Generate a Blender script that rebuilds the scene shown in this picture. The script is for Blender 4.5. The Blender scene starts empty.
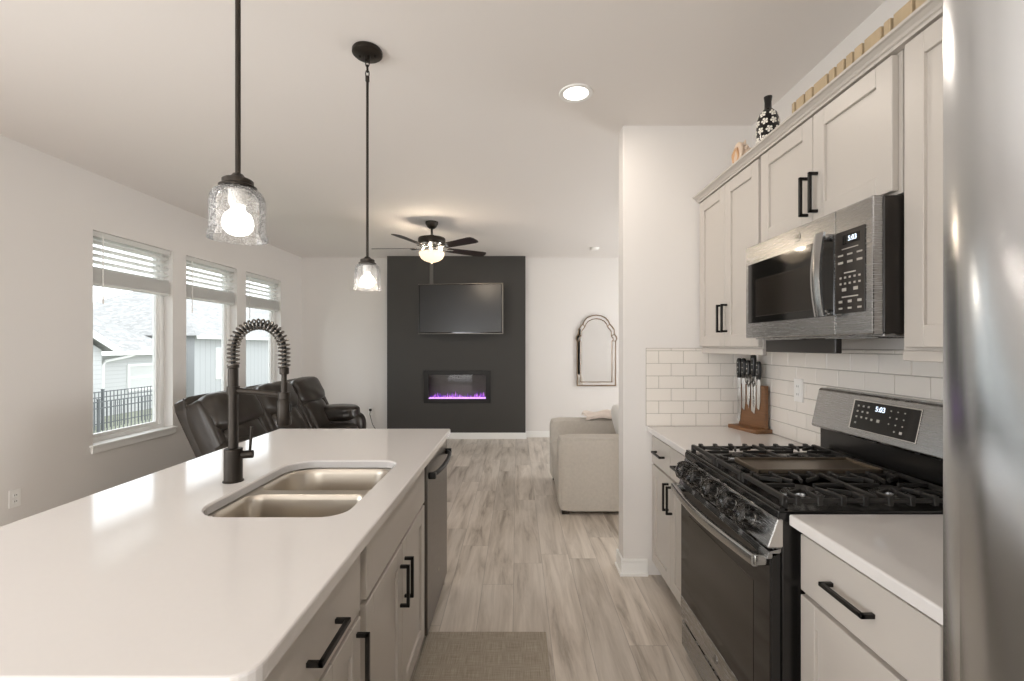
import bpy, bmesh, math, random
from mathutils import Vector, Matrix, Euler
random.seed(7)
SC = bpy.context.scene
COL = SC.collection
PI = math.pi

# ------------------------------------------------------------------ camera
EYE = 1.407
CEIL = 2.755
cd = bpy.data.cameras.new('camera')
cd.sensor_width = 36.0
cd.lens = 460.0 / 1024.0 * 36.0
cd.shift_x = -5.0 / 1024.0
cd.shift_y = 5.0 / 1024.0
cd.clip_start = 0.02
cam = bpy.data.objects.new('camera', cd)
COL.objects.link(cam)
cam.location = (0, 0, EYE)
cam.rotation_euler = (PI / 2, 0, 0)
SC.camera = cam

# ------------------------------------------------------------------ world, exposure
SC.view_settings.view_transform = 'Standard'
SC.view_settings.look = 'None'
SC.view_settings.exposure = 0.27
SC.view_settings.gamma = 1.0
SC.view_settings.use_curve_mapping = False
w = bpy.data.worlds.new('overcast_sky')
SC.world = w
w.use_nodes = True
bg = w.node_tree.nodes['Background']
bg.inputs[0].default_value = (0.93, 0.97, 1.0, 1)
bg.inputs[1].default_value = 2.6
SC.cycles.use_denoising = True
SC.cycles.max_bounces = 10
SC.cycles.diffuse_bounces = 6
SC.cycles.glossy_bounces = 4
SC.cycles.transmission_bounces = 6
SC.cycles.transparent_max_bounces = 16
SC.cycles.caustics_reflective = False
SC.cycles.caustics_refractive = False
SC.cycles.sample_clamp_indirect = 4.0


def area_light(name, loc, rot, sx, sy, power, color):
    l = bpy.data.lights.new(name, 'AREA')
    l.shape = 'RECTANGLE'
    l.size = sx
    l.size_y = sy
    l.energy = power
    l.color = color
    o = bpy.data.objects.new(name, l)
    COL.objects.link(o)
    o.location = loc
    o.rotation_euler = rot
    return o


# fill lamps added outside invented openings: the rear door behind the camera, a
# dining window left of the camera and a window on the living room's right side
area_light('fill_rear', (-1.2, -3.12, 1.25), (math.radians(108), 0, 0), 2.5, 2.2, 46, (1.0, 0.93, 0.86))
area_light('fill_living_side', (3.74, 5.2, 1.4), (0, math.radians(100), 0), 1.6, 1.9, 50, (1.0, 0.985, 0.965))
area_light('fill_dining_side', (-3.56, -0.5, 1.2), (0, -math.radians(104), 0), 1.9, 2.6, 70, (0.98, 0.98, 1.0))
for wy in (3.995, 5.005, 6.015):
    po = area_light('window_portal', (-3.48, wy, 1.465), (0, -PI / 2, 0), 1.69, 0.83, 1, (1, 1, 1))
    po.data.cycles.is_portal = True


def disc_light(name, x, y, power, col=(1.0, 0.86, 0.68)):
    l = bpy.data.lights.new(name, 'AREA')
    l.shape = 'DISK'
    l.size = 0.14
    l.energy = power
    l.color = col
    o = bpy.data.objects.new(name, l)
    COL.objects.link(o)
    o.location = (x, y, CEIL - 0.012)
    return o


# ------------------------------------------------------------------ materials
def lin(r, g, b):
    def f(c):
        c /= 255.0
        return c / 12.92 if c <= 0.04045 else ((c + 0.055) / 1.055) ** 2.4
    return (f(r), f(g), f(b), 1.0)


class NT:
    def __init__(s, name):
        s.m = bpy.data.materials.new(name)
        s.m.use_nodes = True
        s.t = s.m.node_tree
        s.b = s.t.nodes['Principled BSDF']
        s.out = s.t.nodes['Material Output']

    def n(s, kind, **kw):
        nd = s.t.nodes.new(kind)
        for k, v in kw.items():
            if k.startswith('i_'):
                nd.inputs[int(k[2:])].default_value = v
            else:
                setattr(nd, k, v)
        return nd

    def l(s, a, ao, b, bi):
        s.t.links.new(a.outputs[ao], b.inputs[bi])

    def math(s, op, a, b=None, c=None):
        nd = s.t.nodes.new('ShaderNodeMath')
        nd.operation = op
        for i, v in enumerate((a, b, c)):
            if v is None:
                continue
            if isinstance(v, (int, float)):
                nd.inputs[i].default_value = v
            else:
                s.t.links.new(v, nd.inputs[i])
        return nd.outputs[0]


def pbr(name, col, rough=0.5, metal=0.0, noise=0.0, nscale=20.0, bump=0.0, bscale=200.0,
        spec=0.5, emis=None, estr=0.0, stretch=None, coat=0.0):
    k = NT(name)
    k.b.inputs['Base Color'].default_value = col
    k.b.inputs['Roughness'].default_value = rough
    k.b.inputs['Metallic'].default_value = metal
    k.b.inputs['Specular IOR Level'].default_value = spec
    k.b.inputs['Coat Weight'].default_value = coat
    if emis:
        k.b.inputs['Emission Color'].default_value = emis
        k.b.inputs['Emission Strength'].default_value = estr
    tc = k.n('ShaderNodeTexCoord')
    mp = k.n('ShaderNodeMapping')
    if stretch:
        mp.inputs['Scale'].default_value = stretch
    k.l(tc, 'Object', mp, 0)
    if noise > 0:
        nz = k.n('ShaderNodeTexNoise')
        nz.inputs['Scale'].default_value = nscale
        nz.inputs['Detail'].default_value = 4
        k.l(mp, 0, nz, 'Vector')
        mx = k.n('ShaderNodeMix', data_type='RGBA')
        c = Vector(col[:3])
        mx.inputs['A'].default_value = (*(c * (1 - noise)), 1)
        mx.inputs['B'].default_value = (*(min(1, v * (1 + noise)) for v in c), 1)
        k.l(nz, 'Fac', mx, 'Factor')
        k.l(mx, 'Result', k.b, 'Base Color')
    if bump > 0:
        nz = k.n('ShaderNodeTexNoise')
        nz.inputs['Scale'].default_value = bscale
        nz.inputs['Detail'].default_value = 3
        k.l(mp, 0, nz, 'Vector')
        bp = k.n('ShaderNodeBump')
        bp.inputs['Strength'].default_value = bump
        bp.inputs['Distance'].default_value = 0.002
        k.l(nz, 'Fac', bp, 'Height')
        k.l(bp, 0, k.b, 'Normal')
    return k.m


M = {}
M['wall'] = pbr('wall_paint', lin(224, 221, 218), 0.7, bump=0.05, bscale=300)
M['ceiling'] = pbr('ceiling_paint', lin(233, 229, 226), 0.8, bump=0.12, bscale=90)
M['accent'] = pbr('charcoal_paint', lin(56, 54, 51), 0.6, bump=0.05, bscale=300)
M['trim'] = pbr('white_trim_paint', lin(238, 238, 236), 0.4)
M['cab'] = pbr('greige_cabinet_paint', lin(193, 187, 180), 0.38, noise=0.01, nscale=3)
M['cab_in'] = pbr('cabinet_inner_wood', lin(150, 140, 128), 0.6)  # darker wood tone for cabinet interiors
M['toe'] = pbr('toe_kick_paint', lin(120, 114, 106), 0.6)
M['black'] = pbr('matte_black_metal', lin(26, 24, 22), 0.42, metal=0.4)
M['bronze'] = pbr('dark_bronze_metal', lin(52, 47, 42), 0.42, metal=0.7)
M['quartz'] = pbr('white_quartz', lin(219, 216, 214), 0.10, noise=0.012, nscale=60, spec=0.6)
M['chrome'] = pbr('chrome', lin(215, 213, 210), 0.12, metal=1.0)
M['black_glass'] = pbr('black_glass', lin(14, 13, 12), 0.06, spec=0.6)
M['range_black'] = pbr('range_black_enamel', lin(24, 23, 22), 0.25)
M['iron'] = pbr('cast_iron', lin(38, 36, 34), 0.5, bump=0.3, bscale=400)
M['griddle'] = pbr('griddle_plate', lin(118, 106, 92), 0.35, metal=0.7)
M['plastic_w'] = pbr('white_plastic', lin(236, 235, 232), 0.35)
M['tile'] = pbr('white_glazed_tile', lin(232, 227, 220), 0.12, noise=0.015, nscale=2.5)
M['grout'] = pbr('grey_grout', lin(176, 170, 162), 0.9)
M['knobblk'] = pbr('knob_black', lin(20, 19, 18), 0.28)
M['leather'] = pbr('brown_black_leather', lin(52, 47, 42), 0.30, noise=0.15, nscale=6, bump=0.8, bscale=9)
M['chair_fabric'] = pbr('grey_chair_fabric', lin(196, 190, 181), 0.9, noise=0.12, nscale=45, bump=0.6, bscale=500)
M['throw'] = pbr('cream_throw', lin(226, 214, 204), 0.95, noise=0.1, nscale=30, bump=0.6, bscale=120)
M['pillow_w'] = pbr('white_pillow', lin(232, 230, 226), 0.9)
M['wood'] = pbr('knife_block_wood', lin(122, 86, 56), 0.4, noise=0.3, nscale=9, stretch=(1, 1, 12))
M['slat'] = pbr('raw_pine_slat', lin(184, 164, 134), 0.7, noise=0.2, nscale=12, stretch=(1, 4, 1))
M['darkgap'] = pbr('dark_gap', lin(28, 22, 18), 0.8)
M['blade'] = pbr('fan_blade_dark', lin(44, 36, 32), 0.4, noise=0.2, nscale=8)
M['silver'] = pbr('silver_frame', lin(142, 124, 104), 0.35, metal=0.8)
M['mirror'] = pbr('mirror_glass', (0.9, 0.9, 0.9, 1), 0.02, metal=1.0)
M['blind'] = pbr('white_blind', lin(240, 240, 238), 0.5)
M['steel_knife'] = pbr('knife_steel', lin(205, 205, 203), 0.18, metal=1.0)
M['vase'] = None
M['screen'] = pbr('tv_screen', lin(30, 30, 31), 0.28, spec=0.6)
M['siding'] = None
M['fence'] = pbr('fence_hazed_black', lin(96, 98, 100), 0.7)  # black lightened to grey, outdoor haze put into the colour
M['door_glass'] = pbr('oven_glass', lin(14, 12, 11), 0.06, spec=0.45)
M['mw_window'] = pbr('microwave_window', lin(30, 25, 20), 0.12, spec=0.5)
M['btn'] = pbr('button_print', lin(176, 172, 165), 0.5)
M['dark_plastic'] = pbr('dark_plastic', lin(40, 36, 33), 0.4)
M['bulb'] = pbr('bulb_glow', (1, 1, 1, 1), 0.5, emis=(1.0, 0.95, 0.87, 1), estr=3)
M['bowl'] = pbr('lit_frosted_bowl', lin(240, 225, 200), 0.4, emis=(1.0, 0.80, 0.58, 1), estr=0.8)
M['led'] = pbr('led_lens', (1, 1, 1, 1), 0.5, emis=(1.0, 0.95, 0.88, 1), estr=3)
M['digit'] = pbr('clock_digit', (0.6, 0.7, 0.8, 1), 0.5, emis=(0.75, 0.85, 1.0, 1), estr=1.3)
M['peach'] = pbr('shell_peach', lin(200, 158, 118), 0.4, noise=0.12, nscale=30)
M['shell'] = pbr('shell_cream', lin(226, 206, 186), 0.5, noise=0.12, nscale=25)


def steel_mat(name, col, rough, stretch, wav=0.0, wscale=(1, 1, 1)):
    k = NT(name)
    k.b.inputs['Base Color'].default_value = col
    k.b.inputs['Metallic'].default_value = 1.0
    k.b.inputs['Roughness'].default_value = rough
    tc = k.n('ShaderNodeTexCoord')
    mp = k.n('ShaderNodeMapping')
    mp.inputs['Scale'].default_value = stretch
    k.l(tc, 'Object', mp, 0)
    nz = k.n('ShaderNodeTexNoise')
    nz.inputs['Scale'].default_value = 60
    nz.inputs['Detail'].default_value = 3
    k.l(mp, 0, nz, 'Vector')
    mr = k.n('ShaderNodeMapRange')
    mr.inputs['To Min'].default_value = rough * 0.8
    mr.inputs['To Max'].default_value = rough * 1.3
    k.l(nz, 'Fac', mr, 0)
    k.l(mr, 0, k.b, 'Roughness')
    bp = k.n('ShaderNodeBump')
    bp.inputs['Strength'].default_value = 0.0
    bp.inputs['Distance'].default_value = 0.0005
    k.l(nz, 'Fac', bp, 'Height')
    if wav > 0:
        m2 = k.n('ShaderNodeMapping')
        m2.inputs['Scale'].default_value = wscale
        k.l(tc, 'Object', m2, 0)
        n2 = k.n('ShaderNodeTexNoise')
        n2.inputs['Scale'].default_value = 1.0
        n2.inputs['Detail'].default_value = 0
        k.l(m2, 0, n2, 'Vector')
        b2 = k.n('ShaderNodeBump')
        b2.inputs['Strength'].default_value = 1.0
        b2.inputs['Distance'].default_value = wav
        k.l(n2, 'Fac', b2, 'Height')
        k.l(b2, 0, bp, 'Normal')
    k.l(bp, 0, k.b, 'Normal')
    return k.m


M['steel'] = steel_mat('brushed_steel', lin(168, 168, 168), 0.25, (.3, .3, 9))
M['steel_plain'] = pbr('satin_steel', lin(176, 176, 175), 0.22, metal=1.0)
M['steel_sink'] = steel_mat('sink_steel', lin(192, 184, 172), 0.32, (.5, 8, .5))
M['steel_fridge'] = steel_mat('fridge_steel', lin(214, 217, 220), 0.2, (.3, .3, 9), wav=0.10, wscale=(1, 5.5, 1.1))
M['steel_dark'] = steel_mat('dark_steel', lin(112, 108, 103), 0.3, (.3, .3, 9))


def glass_mat(name, tint, gloss=0.12, seeds=False):
    k = NT(name)
    for nd in (k.b,):
        k.t.nodes.remove(nd)
    tr = k.n('ShaderNodeBsdfTransparent')
    tr.inputs[0].default_value = tint
    gl = k.n('ShaderNodeBsdfGlossy')
    gl.inputs['Roughness'].default_value = 0.03
    mx = k.n('ShaderNodeMixShader')
    lw = k.n('ShaderNodeLayerWeight')
    lw.inputs['Blend'].default_value = gloss
    k.l(lw, 'Fresnel', mx, 0)
    k.l(tr, 0, mx, 1)
    k.l(gl, 0, mx, 2)
    last = mx
    if seeds:
        df = k.n('ShaderNodeBsdfDiffuse')
        df.inputs[0].default_value = (0.95, 0.95, 0.95, 1)
        tl = k.n('ShaderNodeBsdfTranslucent')
        tl.inputs[0].default_value = (0.95, 0.95, 0.95, 1)
        ad = k.n('ShaderNodeMixShader')
        ad.inputs[0].default_value = 0.5
        k.l(df, 0, ad, 1)
        k.l(tl, 0, ad, 2)
        tc = k.n('ShaderNodeTexCoord')
        vo = k.n('ShaderNodeTexVoronoi')
        vo.inputs['Scale'].default_value = 240
        k.l(tc, 'Object', vo, 'Vector')
        mr = k.n('ShaderNodeMapRange')
        mr.inputs['From Min'].default_value = 0.42
        mr.inputs['From Max'].default_value = 0.2
        mr.inputs['To Min'].default_value = 0.03
        mr.inputs['To Max'].default_value = 0.5
        k.l(vo, 'Distance', mr, 0)
        m2 = k.n('ShaderNodeMixShader')
        k.l(mr, 0, m2, 0)
        k.l(mx, 0, m2, 1)
        k.l(ad, 0, m2, 2)
        last = m2
    k.l(last, 0, k.out, 0)
    return k.m


M['pane'] = glass_mat('window_pane', (0.97, 0.98, 0.98, 1), 0.06)
M['clear'] = glass_mat('clear_plastic', (0.8, 0.8, 0.8, 1), 0.5)
M['fglass'] = glass_mat('fireplace_glass', (0.9, 0.9, 0.9, 1), 0.22)
M['seeded'] = glass_mat('seeded_glass', (0.97, 0.97, 0.97, 1), 0.22, seeds=True)


def blind_mat():
    k = NT('white_blind')
    k.t.nodes.remove(k.b)
    df = k.n('ShaderNodeBsdfDiffuse')
    df.inputs[0].default_value = lin(242, 242, 240)
    tl = k.n('ShaderNodeBsdfTranslucent')
    tl.inputs[0].default_value = lin(242, 242, 240)
    mx = k.n('ShaderNodeMixShader')
    mx.inputs[0].default_value = 0.35
    k.l(df, 0, mx, 1)
    k.l(tl, 0, mx, 2)
    k.l(mx, 0, k.out, 0)
    return k.m


M['blind'] = blind_mat()


def floor_mat():
    k = NT('vinyl_plank_floor')
    g = k.n('ShaderNodeNewGeometry')
    sp = k.n('ShaderNodeSeparateXYZ')
    k.l(g, 'Position', sp, 0)
    W_, L_ = 0.182, 1.22
    u = k.math('DIVIDE', k.math('ADD', sp.outputs[0], 20.04), W_)
    row = k.math('FLOOR', u)
    wn = k.n('ShaderNodeTexWhiteNoise', noise_dimensions='1D')
    k.t.links.new(row, wn.inputs['W'])
    v = k.math('ADD', k.math('DIVIDE', k.math('ADD', sp.outputs[1], 20.0), L_), wn.outputs['Value'])
    pl = k.math('FLOOR', v)
    idv = k.n('ShaderNodeCombineXYZ')
    k.t.links.new(row, idv.inputs[0])
    k.t.links.new(pl, idv.inputs[1])
    w2 = k.n('ShaderNodeTexWhiteNoise', noise_dimensions='3D')
    k.l(idv, 0, w2, 'Vector')
    # grain, shifted per plank
    gv = k.n('ShaderNodeCombineXYZ')
    k.t.links.new(k.math('MULTIPLY', sp.outputs[0], 9.0), gv.inputs[0])
    k.t.links.new(k.math('MULTIPLY', sp.outputs[1], 0.9), gv.inputs[1])
    k.t.links.new(k.math('MULTIPLY', w2.outputs['Value'], 37.0), gv.inputs[2])
    n1 = k.n('ShaderNodeTexNoise')
    n1.inputs['Scale'].default_value = 1.4
    n1.inputs['Detail'].default_value = 6
    n1.inputs['Roughness'].default_value = 0.62
    n1.inputs['Distortion'].default_value = 0.6
    k.l(gv, 0, n1, 'Vector')
    gv2 = k.n('ShaderNodeCombineXYZ')
    k.t.links.new(k.math('MULTIPLY', sp.outputs[0], 60.0), gv2.inputs[0])
    k.t.links.new(k.math('MULTIPLY', sp.outputs[1], 2.5), gv2.inputs[1])
    k.t.links.new(k.math('MULTIPLY', w2.outputs['Value'], 53.0), gv2.inputs[2])
    n2 = k.n('ShaderNodeTexNoise')
    n2.inputs['Scale'].default_value = 1.5
    n2.inputs['Detail'].default_value = 4
    k.l(gv2, 0, n2, 'Vector')
    cr = k.n('ShaderNodeValToRGB')
    e = cr.color_ramp.elements
    e[0].position = 0.28
    e[0].color = lin(146, 135, 122)
    e[1].position = 0.60
    e[1].color = lin(220, 211, 200)
    m = e.new(0.43)
    m.color = lin(198, 188, 176)
    k.l(n1, 'Fac', cr, 0)
    # per plank tone and fine grain
    tone = k.math('ADD', k.math('MULTIPLY', w2.outputs['Value'], 0.20), 0.83)
    fine = k.math('ADD', k.math('MULTIPLY', n2.outputs['Fac'], 0.22), 0.89)
    tf = k.math('MULTIPLY', tone, fine)
    # seams
    fu = k.math('FRACT', u)
    fv = k.math('FRACT', v)
    su = k.math('LESS_THAN', k.math('MINIMUM', fu, k.math('SUBTRACT', 1.0, fu)), 0.009)
    sv = k.math('LESS_THAN', k.math('MINIMUM', fv, k.math('SUBTRACT', 1.0, fv)), 0.0014)
    seam = k.math('MAXIMUM', su, sv)
    tf2 = k.math('MULTIPLY', tf, k.math('SUBTRACT', 1.0, k.math('MULTIPLY', seam, 0.3)))
    vm = k.n('ShaderNodeVectorMath', operation='SCALE')
    k.l(cr, 0, vm, 0)
    k.t.links.new(tf2, vm.inputs['Scale'])
    k.l(vm, 0, k.b, 'Base Color')
    k.b.inputs['Roughness'].default_value = 0.36
    bp = k.n('ShaderNodeBump')
    bp.inputs['Strength'].default_value = 0.25
    bp.inputs['Distance'].default_value = 0.002
    k.t.links.new(k.math('SUBTRACT', n2.outputs['Fac'], seam), bp.inputs['Height'])
    k.l(bp, 0, k.b, 'Normal')
    return k.m


M['floor'] = floor_mat()


def woven_mat():
    k = NT('woven_mat')
    g = k.n('ShaderNodeTexCoord')
    cols = []
    for st in ((500, 14, 1), (14, 500, 1)):
        mp = k.n('ShaderNodeMapping')
        mp.inputs['Scale'].default_value = st
        k.l(g, 'Object', mp, 0)
        nz = k.n('ShaderNodeTexNoise')
        nz.inputs['Scale'].default_value = 0.8
        nz.inputs['Detail'].default_value = 3
        k.l(mp, 0, nz, 'Vector')
        cols.append(nz.outputs['Fac'])
    f = k.math('MULTIPLY', k.math('ADD', cols[0], cols[1]), 0.5)
    cr = k.n('ShaderNodeValToRGB')
    cr.color_ramp.elements[0].position = 0.38
    cr.color_ramp.elements[0].color = lin(140, 130, 117)
    cr.color_ramp.elements[1].position = 0.62
    cr.color_ramp.elements[1].color = lin(178, 169, 155)
    k.t.links.new(f, cr.inputs[0])
    k.l(cr, 0, k.b, 'Base Color')
    k.b.inputs['Roughness'].default_value = 0.95
    return k.m


M['woven'] = woven_mat()


def lap_mat(name, col, axis, size, dark=0.82):
    """painted siding; axis 2 = horizontal laps, axis 1 = vertical boards"""
    k = NT(name)
    g = k.n('ShaderNodeNewGeometry')
    sp = k.n('ShaderNodeSeparateXYZ')
    k.l(g, 'Position', sp, 0)
    fr = k.math('FRACT', k.math('DIVIDE', k.math('ADD', sp.outputs[axis], 50), size))
    ln = k.math('LESS_THAN', fr, 0.12)
    mx = k.n('ShaderNodeMix', data_type='RGBA')
    k.t.links.new(ln, mx.inputs['Factor'])
    mx.inputs['A'].default_value = col
    mx.inputs['B'].default_value = (col[0] * dark, col[1] * dark, col[2] * dark, 1)
    k.l(mx, 'Result', k.b, 'Base Color')
    k.b.inputs['Roughness'].default_value = 0.8
    return k.m


M['siding'] = lap_mat('grey_lap_siding', lin(192, 192, 192), 2, 0.16)
M['boards'] = lap_mat('grey_board_siding', lin(176, 177, 178), 1, 0.4)


def shingle_mat():
    k = NT('grey_shingles')
    tc = k.n('ShaderNodeTexCoord')
    mp = k.n('ShaderNodeMapping')
    mp.inputs['Scale'].default_value = (3, 3, 8)
    k.l(tc, 'Object', mp, 0)
    nz = k.n('ShaderNodeTexVoronoi')
    nz.inputs['Scale'].default_value = 1.6
    k.l(mp, 0, nz, 'Vector')
    cr = k.n('ShaderNodeMapRange')
    k.l(nz, 'Color', cr, 0)
    mx = k.n('ShaderNodeMix', data_type='RGBA')
    mx.inputs['A'].default_value = lin(142, 141, 140)
    mx.inputs['B'].default_value = lin(172, 171, 170)
    k.l(cr, 0, mx, 'Factor')
    k.l(mx, 'Result', k.b, 'Base Color')
    k.b.inputs['Roughness'].default_value = 0.95
    return k.m


M['shingle'] = shingle_mat()
M['grass'] = pbr('lawn', lin(150, 152, 136), 0.95, noise=0.25, nscale=3)
M['flower'] = pbr('white_glaze', lin(235, 230, 220), 0.3)
M['vase'] = pbr('black_glaze', lin(20, 17, 15), 0.22)


def flame_mat():
    k = NT('purple_flame')
    tc = k.n('ShaderNodeTexCoord')
    nz = k.n('ShaderNodeTexNoise')
    nz.inputs['Scale'].default_value = 16
    k.l(tc, 'Object', nz, 'Vector')
    cr = k.n('ShaderNodeValToRGB')
    cr.color_ramp.elements[0].position = 0.4
    cr.color_ramp.elements[0].color = (0.12, 0.02, 0.5, 1)
    cr.color_ramp.elements[1].position = 0.62
    cr.color_ramp.elements[1].color = (0.75, 0.25, 1.0, 1)
    k.l(nz, 'Fac', cr, 0)
    k.b.inputs['Base Color'].default_value = (0.1, 0.02, 0.2, 1)
    k.l(cr, 0, k.b, 'Emission Color')
    k.b.inputs['Emission Strength'].default_value = 0.9
    return k.m


M['flame'] = flame_mat()
M['crystal'] = pbr('glowing_crystals', (0.6, 0.4, 0.8, 1), 0.3, emis=(0.75, 0.4, 1.0, 1), estr=1.2)


# ------------------------------------------------------------------ mesh helpers
def newbm():
    return bmesh.new()


def merge(bm, tmp, mat=None):
    if mat is not None:
        bmesh.ops.transform(tmp, matrix=mat, verts=tmp.verts)
    me = bpy.data.meshes.new('tmp')
    tmp.to_mesh(me)
    tmp.free()
    bm.from_mesh(me)
    bpy.data.meshes.remove(me)


def box(bm, x0, x1, y0, y1, z0, z1, bev=0.0, seg=2, mat=None):
    t = bmesh.new()
    bmesh.ops.create_cube(t, size=1.0)
    for v in t.verts:
        v.co = Vector(((x0 + x1) / 2 + v.co.x * (x1 - x0), (y0 + y1) / 2 + v.co.y * (y1 - y0),
                       (z0 + z1) / 2 + v.co.z * (z1 - z0)))
    if bev > 0:
        bmesh.ops.bevel(t, geom=list(t.edges), offset=bev, segments=seg, profile=0.5, affect='EDGES')
    merge(bm, t, mat)
    return bm


def lathe(bm, prof, c=(0, 0, 0), seg=32, mat=None, closed=False):
    """prof: list of (r, z)"""
    t = bmesh.new()
    rings = []
    for r, z in prof:
        if r < 1e-6:
            rings.append([t.verts.new((0, 0, z))])
        else:
            rings.append([t.verts.new((r * math.cos(2 * PI * i / seg), r * math.sin(2 * PI * i / seg), z)) for i in range(seg)])
    for a, b in zip(rings[:-1], rings[1:]):
        for i in range(seg):
            j = (i + 1) % seg
            if len(a) == 1 and len(b) == 1:
                continue
            if len(a) == 1:
                t.faces.new((a[0], b[j], b[i]))
            elif len(b) == 1:
                t.faces.new((a[i], a[j], b[0]))
            else:
                t.faces.new((a[i], a[j], b[j], b[i]))
    bmesh.ops.recalc_face_normals(t, faces=t.faces)
    mm = Matrix.Translation(Vector(c))
    if mat is not None:
        mm = mm @ mat
    merge(bm, t, mm)
    return bm


def cyl(bm, p0, p1, r0, r1=None, seg=20, bev=0.0):
    """solid cylinder between two points"""
    r1 = r0 if r1 is None else r1
    p0, p1 = Vector(p0), Vector(p1)
    d = p1 - p0
    L = d.length
    q = d.to_track_quat('Z', 'Y').to_matrix().to_4x4()
    if bev > 0:
        prof = [(0, 0), (r0 - bev, 0), (r0, bev), (r1, L - bev), (r1 - bev, L), (0, L)]
    else:
        prof = [(0, 0), (r0, 0), (r1, L), (0, L)]
    lathe(bm, prof, (0, 0, 0), seg, Matrix.Translation(p0) @ q)
    return bm


def tube(bm, pts, r, seg=8, cap=True):
    """sweep a circle along points (parallel transport)"""
    t = bmesh.new()
    pts = [Vector(p) for p in pts]
    rr = r if isinstance(r, (list, tuple)) else [r] * len(pts)
    n = len(pts)
    tang = []
    for i in range(n):
        a = pts[max(0, i - 1)]
        b = pts[min(n - 1, i + 1)]
        tang.append((b - a).normalized())
    up = Vector((0, 0, 1)) if abs(tang[0].z) < 0.9 else Vector((0, 1, 0))
    u = tang[0].cross(up).normalized()
    rings = []
    for i in range(n):
        u = (u - tang[i] * u.dot(tang[i])).normalized()
        v = tang[i].cross(u)
        rings.append([t.verts.new(pts[i] + (u * math.cos(2 * PI * k / seg) + v * math.sin(2 * PI * k / seg)) * rr[i]) for k in range(seg)])
    for a, b in zip(rings[:-1], rings[1:]):
        for k in range(seg):
            j = (k + 1) % seg
            t.faces.new((a[k], a[j], b[j], b[k]))
    if cap:
        t.faces.new(rings[0][::-1])
        t.faces.new(rings[-1])
    bmesh.ops.recalc_face_normals(t, faces=t.faces)
    merge(bm, t)
    return bm


def prism(bm, poly, axis, a, b, bev=0.0, mat=None):
    """extrude a 2-D polygon along axis 'x','y','z' from a to b.
    poly gives (y,z) for x, (x,z) for y, (x,y) for z"""
    t = bmesh.new()
    def P(p, d):
        if axis == 'x':
            return (d, p[0], p[1])
        if axis == 'y':
            return (p[0], d, p[1])
        return (p[0], p[1], d)
    A = [t.verts.new(P(p, a)) for p in poly]
    B = [t.verts.new(P(p, b)) for p in poly]
    n = len(poly)
    t.faces.new(A)
    t.faces.new(B[::-1])
    for i in range(n):
        j = (i + 1) % n
        t.faces.new((A[j], A[i], B[i], B[j]))
    bmesh.ops.recalc_face_normals(t, faces=t.faces)
    if bev > 0:
        bmesh.ops.bevel(t, geom=list(t.edges), offset=bev, segments=2, profile=0.5, affect='EDGES')
    merge(bm, t, mat)
    return bm


def cushion(bm, c, d, rot=(0, 0, 0), k=5.0, n=10, wr=0.0, seed=0, fn=None):
    """rounded soft box, centre c, full size d"""
    t = bmesh.new()
    bmesh.ops.create_cube(t, size=2.0)
    bmesh.ops.subdivide_edges(t, edges=list(t.edges), cuts=n, use_grid_fill=True)
    from mathutils import noise as mn
    for v in t.verts:
        p = v.co.copy()
        m = max(abs(p.x), abs(p.y), abs(p.z))
        s = (abs(p.x) ** k + abs(p.y) ** k + abs(p.z) ** k) ** (1.0 / k)
        q = p * (m / s)
        if fn:
            q = fn(q)
        if wr:
            q *= 1.0 + wr * mn.noise(q * 2.2 + Vector((seed * 3.1, seed, 0)))
        v.co = Vector((q.x * d[0] / 2, q.y * d[1] / 2, q.z * d[2] / 2))
    mm = Matrix.Translation(Vector(c)) @ Euler(rot).to_matrix().to_4x4()
    merge(bm, t, mm)
    return bm


def rrect(x0, x1, y0, y1, r, n=6):
    """rounded rectangle loop, r may be 4 radii: (x0y0, x1y0, x1y1, x0y1)"""
    rs = r if isinstance(r, (list, tuple)) else [r] * 4
    pts = []
    for (cx, cy, a0, rr) in ((x0 + rs[0], y0 + rs[0], PI, rs[0]), (x1 - rs[1], y0 + rs[1], 1.5 * PI, rs[1]),
                             (x1 - rs[2], y1 - rs[2], 0, rs[2]), (x0 + rs[3], y1 - rs[3], 0.5 * PI, rs[3])):
        for i in range(n + 1):
            a = a0 + 0.5 * PI * i / n
            pts.append((cx + rr * math.cos(a), cy + rr * math.sin(a)))
    return pts


def loft(bm, loops, cap0=False, cap1=False):
    t = bmesh.new()
    R = [[t.verts.new(p) for p in L] for L in loops]
    n = len(R[0])
    for a, b in zip(R[:-1], R[1:]):
        for i in range(n):
            j = (i + 1) % n
            t.faces.new((a[i], a[j], b[j], b[i]))
    if cap0:
        t.faces.new(R[0][::-1])
    if cap1:
        t.faces.new(R[-1])
    bmesh.ops.recalc_face_normals(t, faces=t.faces)
    merge(bm, t)
    return bm


def plate_with_holes(bm, outer, holes, z):
    t = bmesh.new()
    es = []
    for L in [outer] + holes:
        vs = [t.verts.new((p[0], p[1], z)) for p in L]
        for i in range(len(vs)):
            es.append(t.edges.new((vs[i], vs[(i + 1) % len(vs)])))
    bmesh.ops.triangle_fill(t, use_beauty=True, use_dissolve=False, edges=es, normal=(0, 0, 1))
    merge(bm, t)
    return bm


def root_loc(o):
    v = Vector((0, 0, 0))
    while o is not None:
        v += o.location
        o = o.parent
    return v


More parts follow.
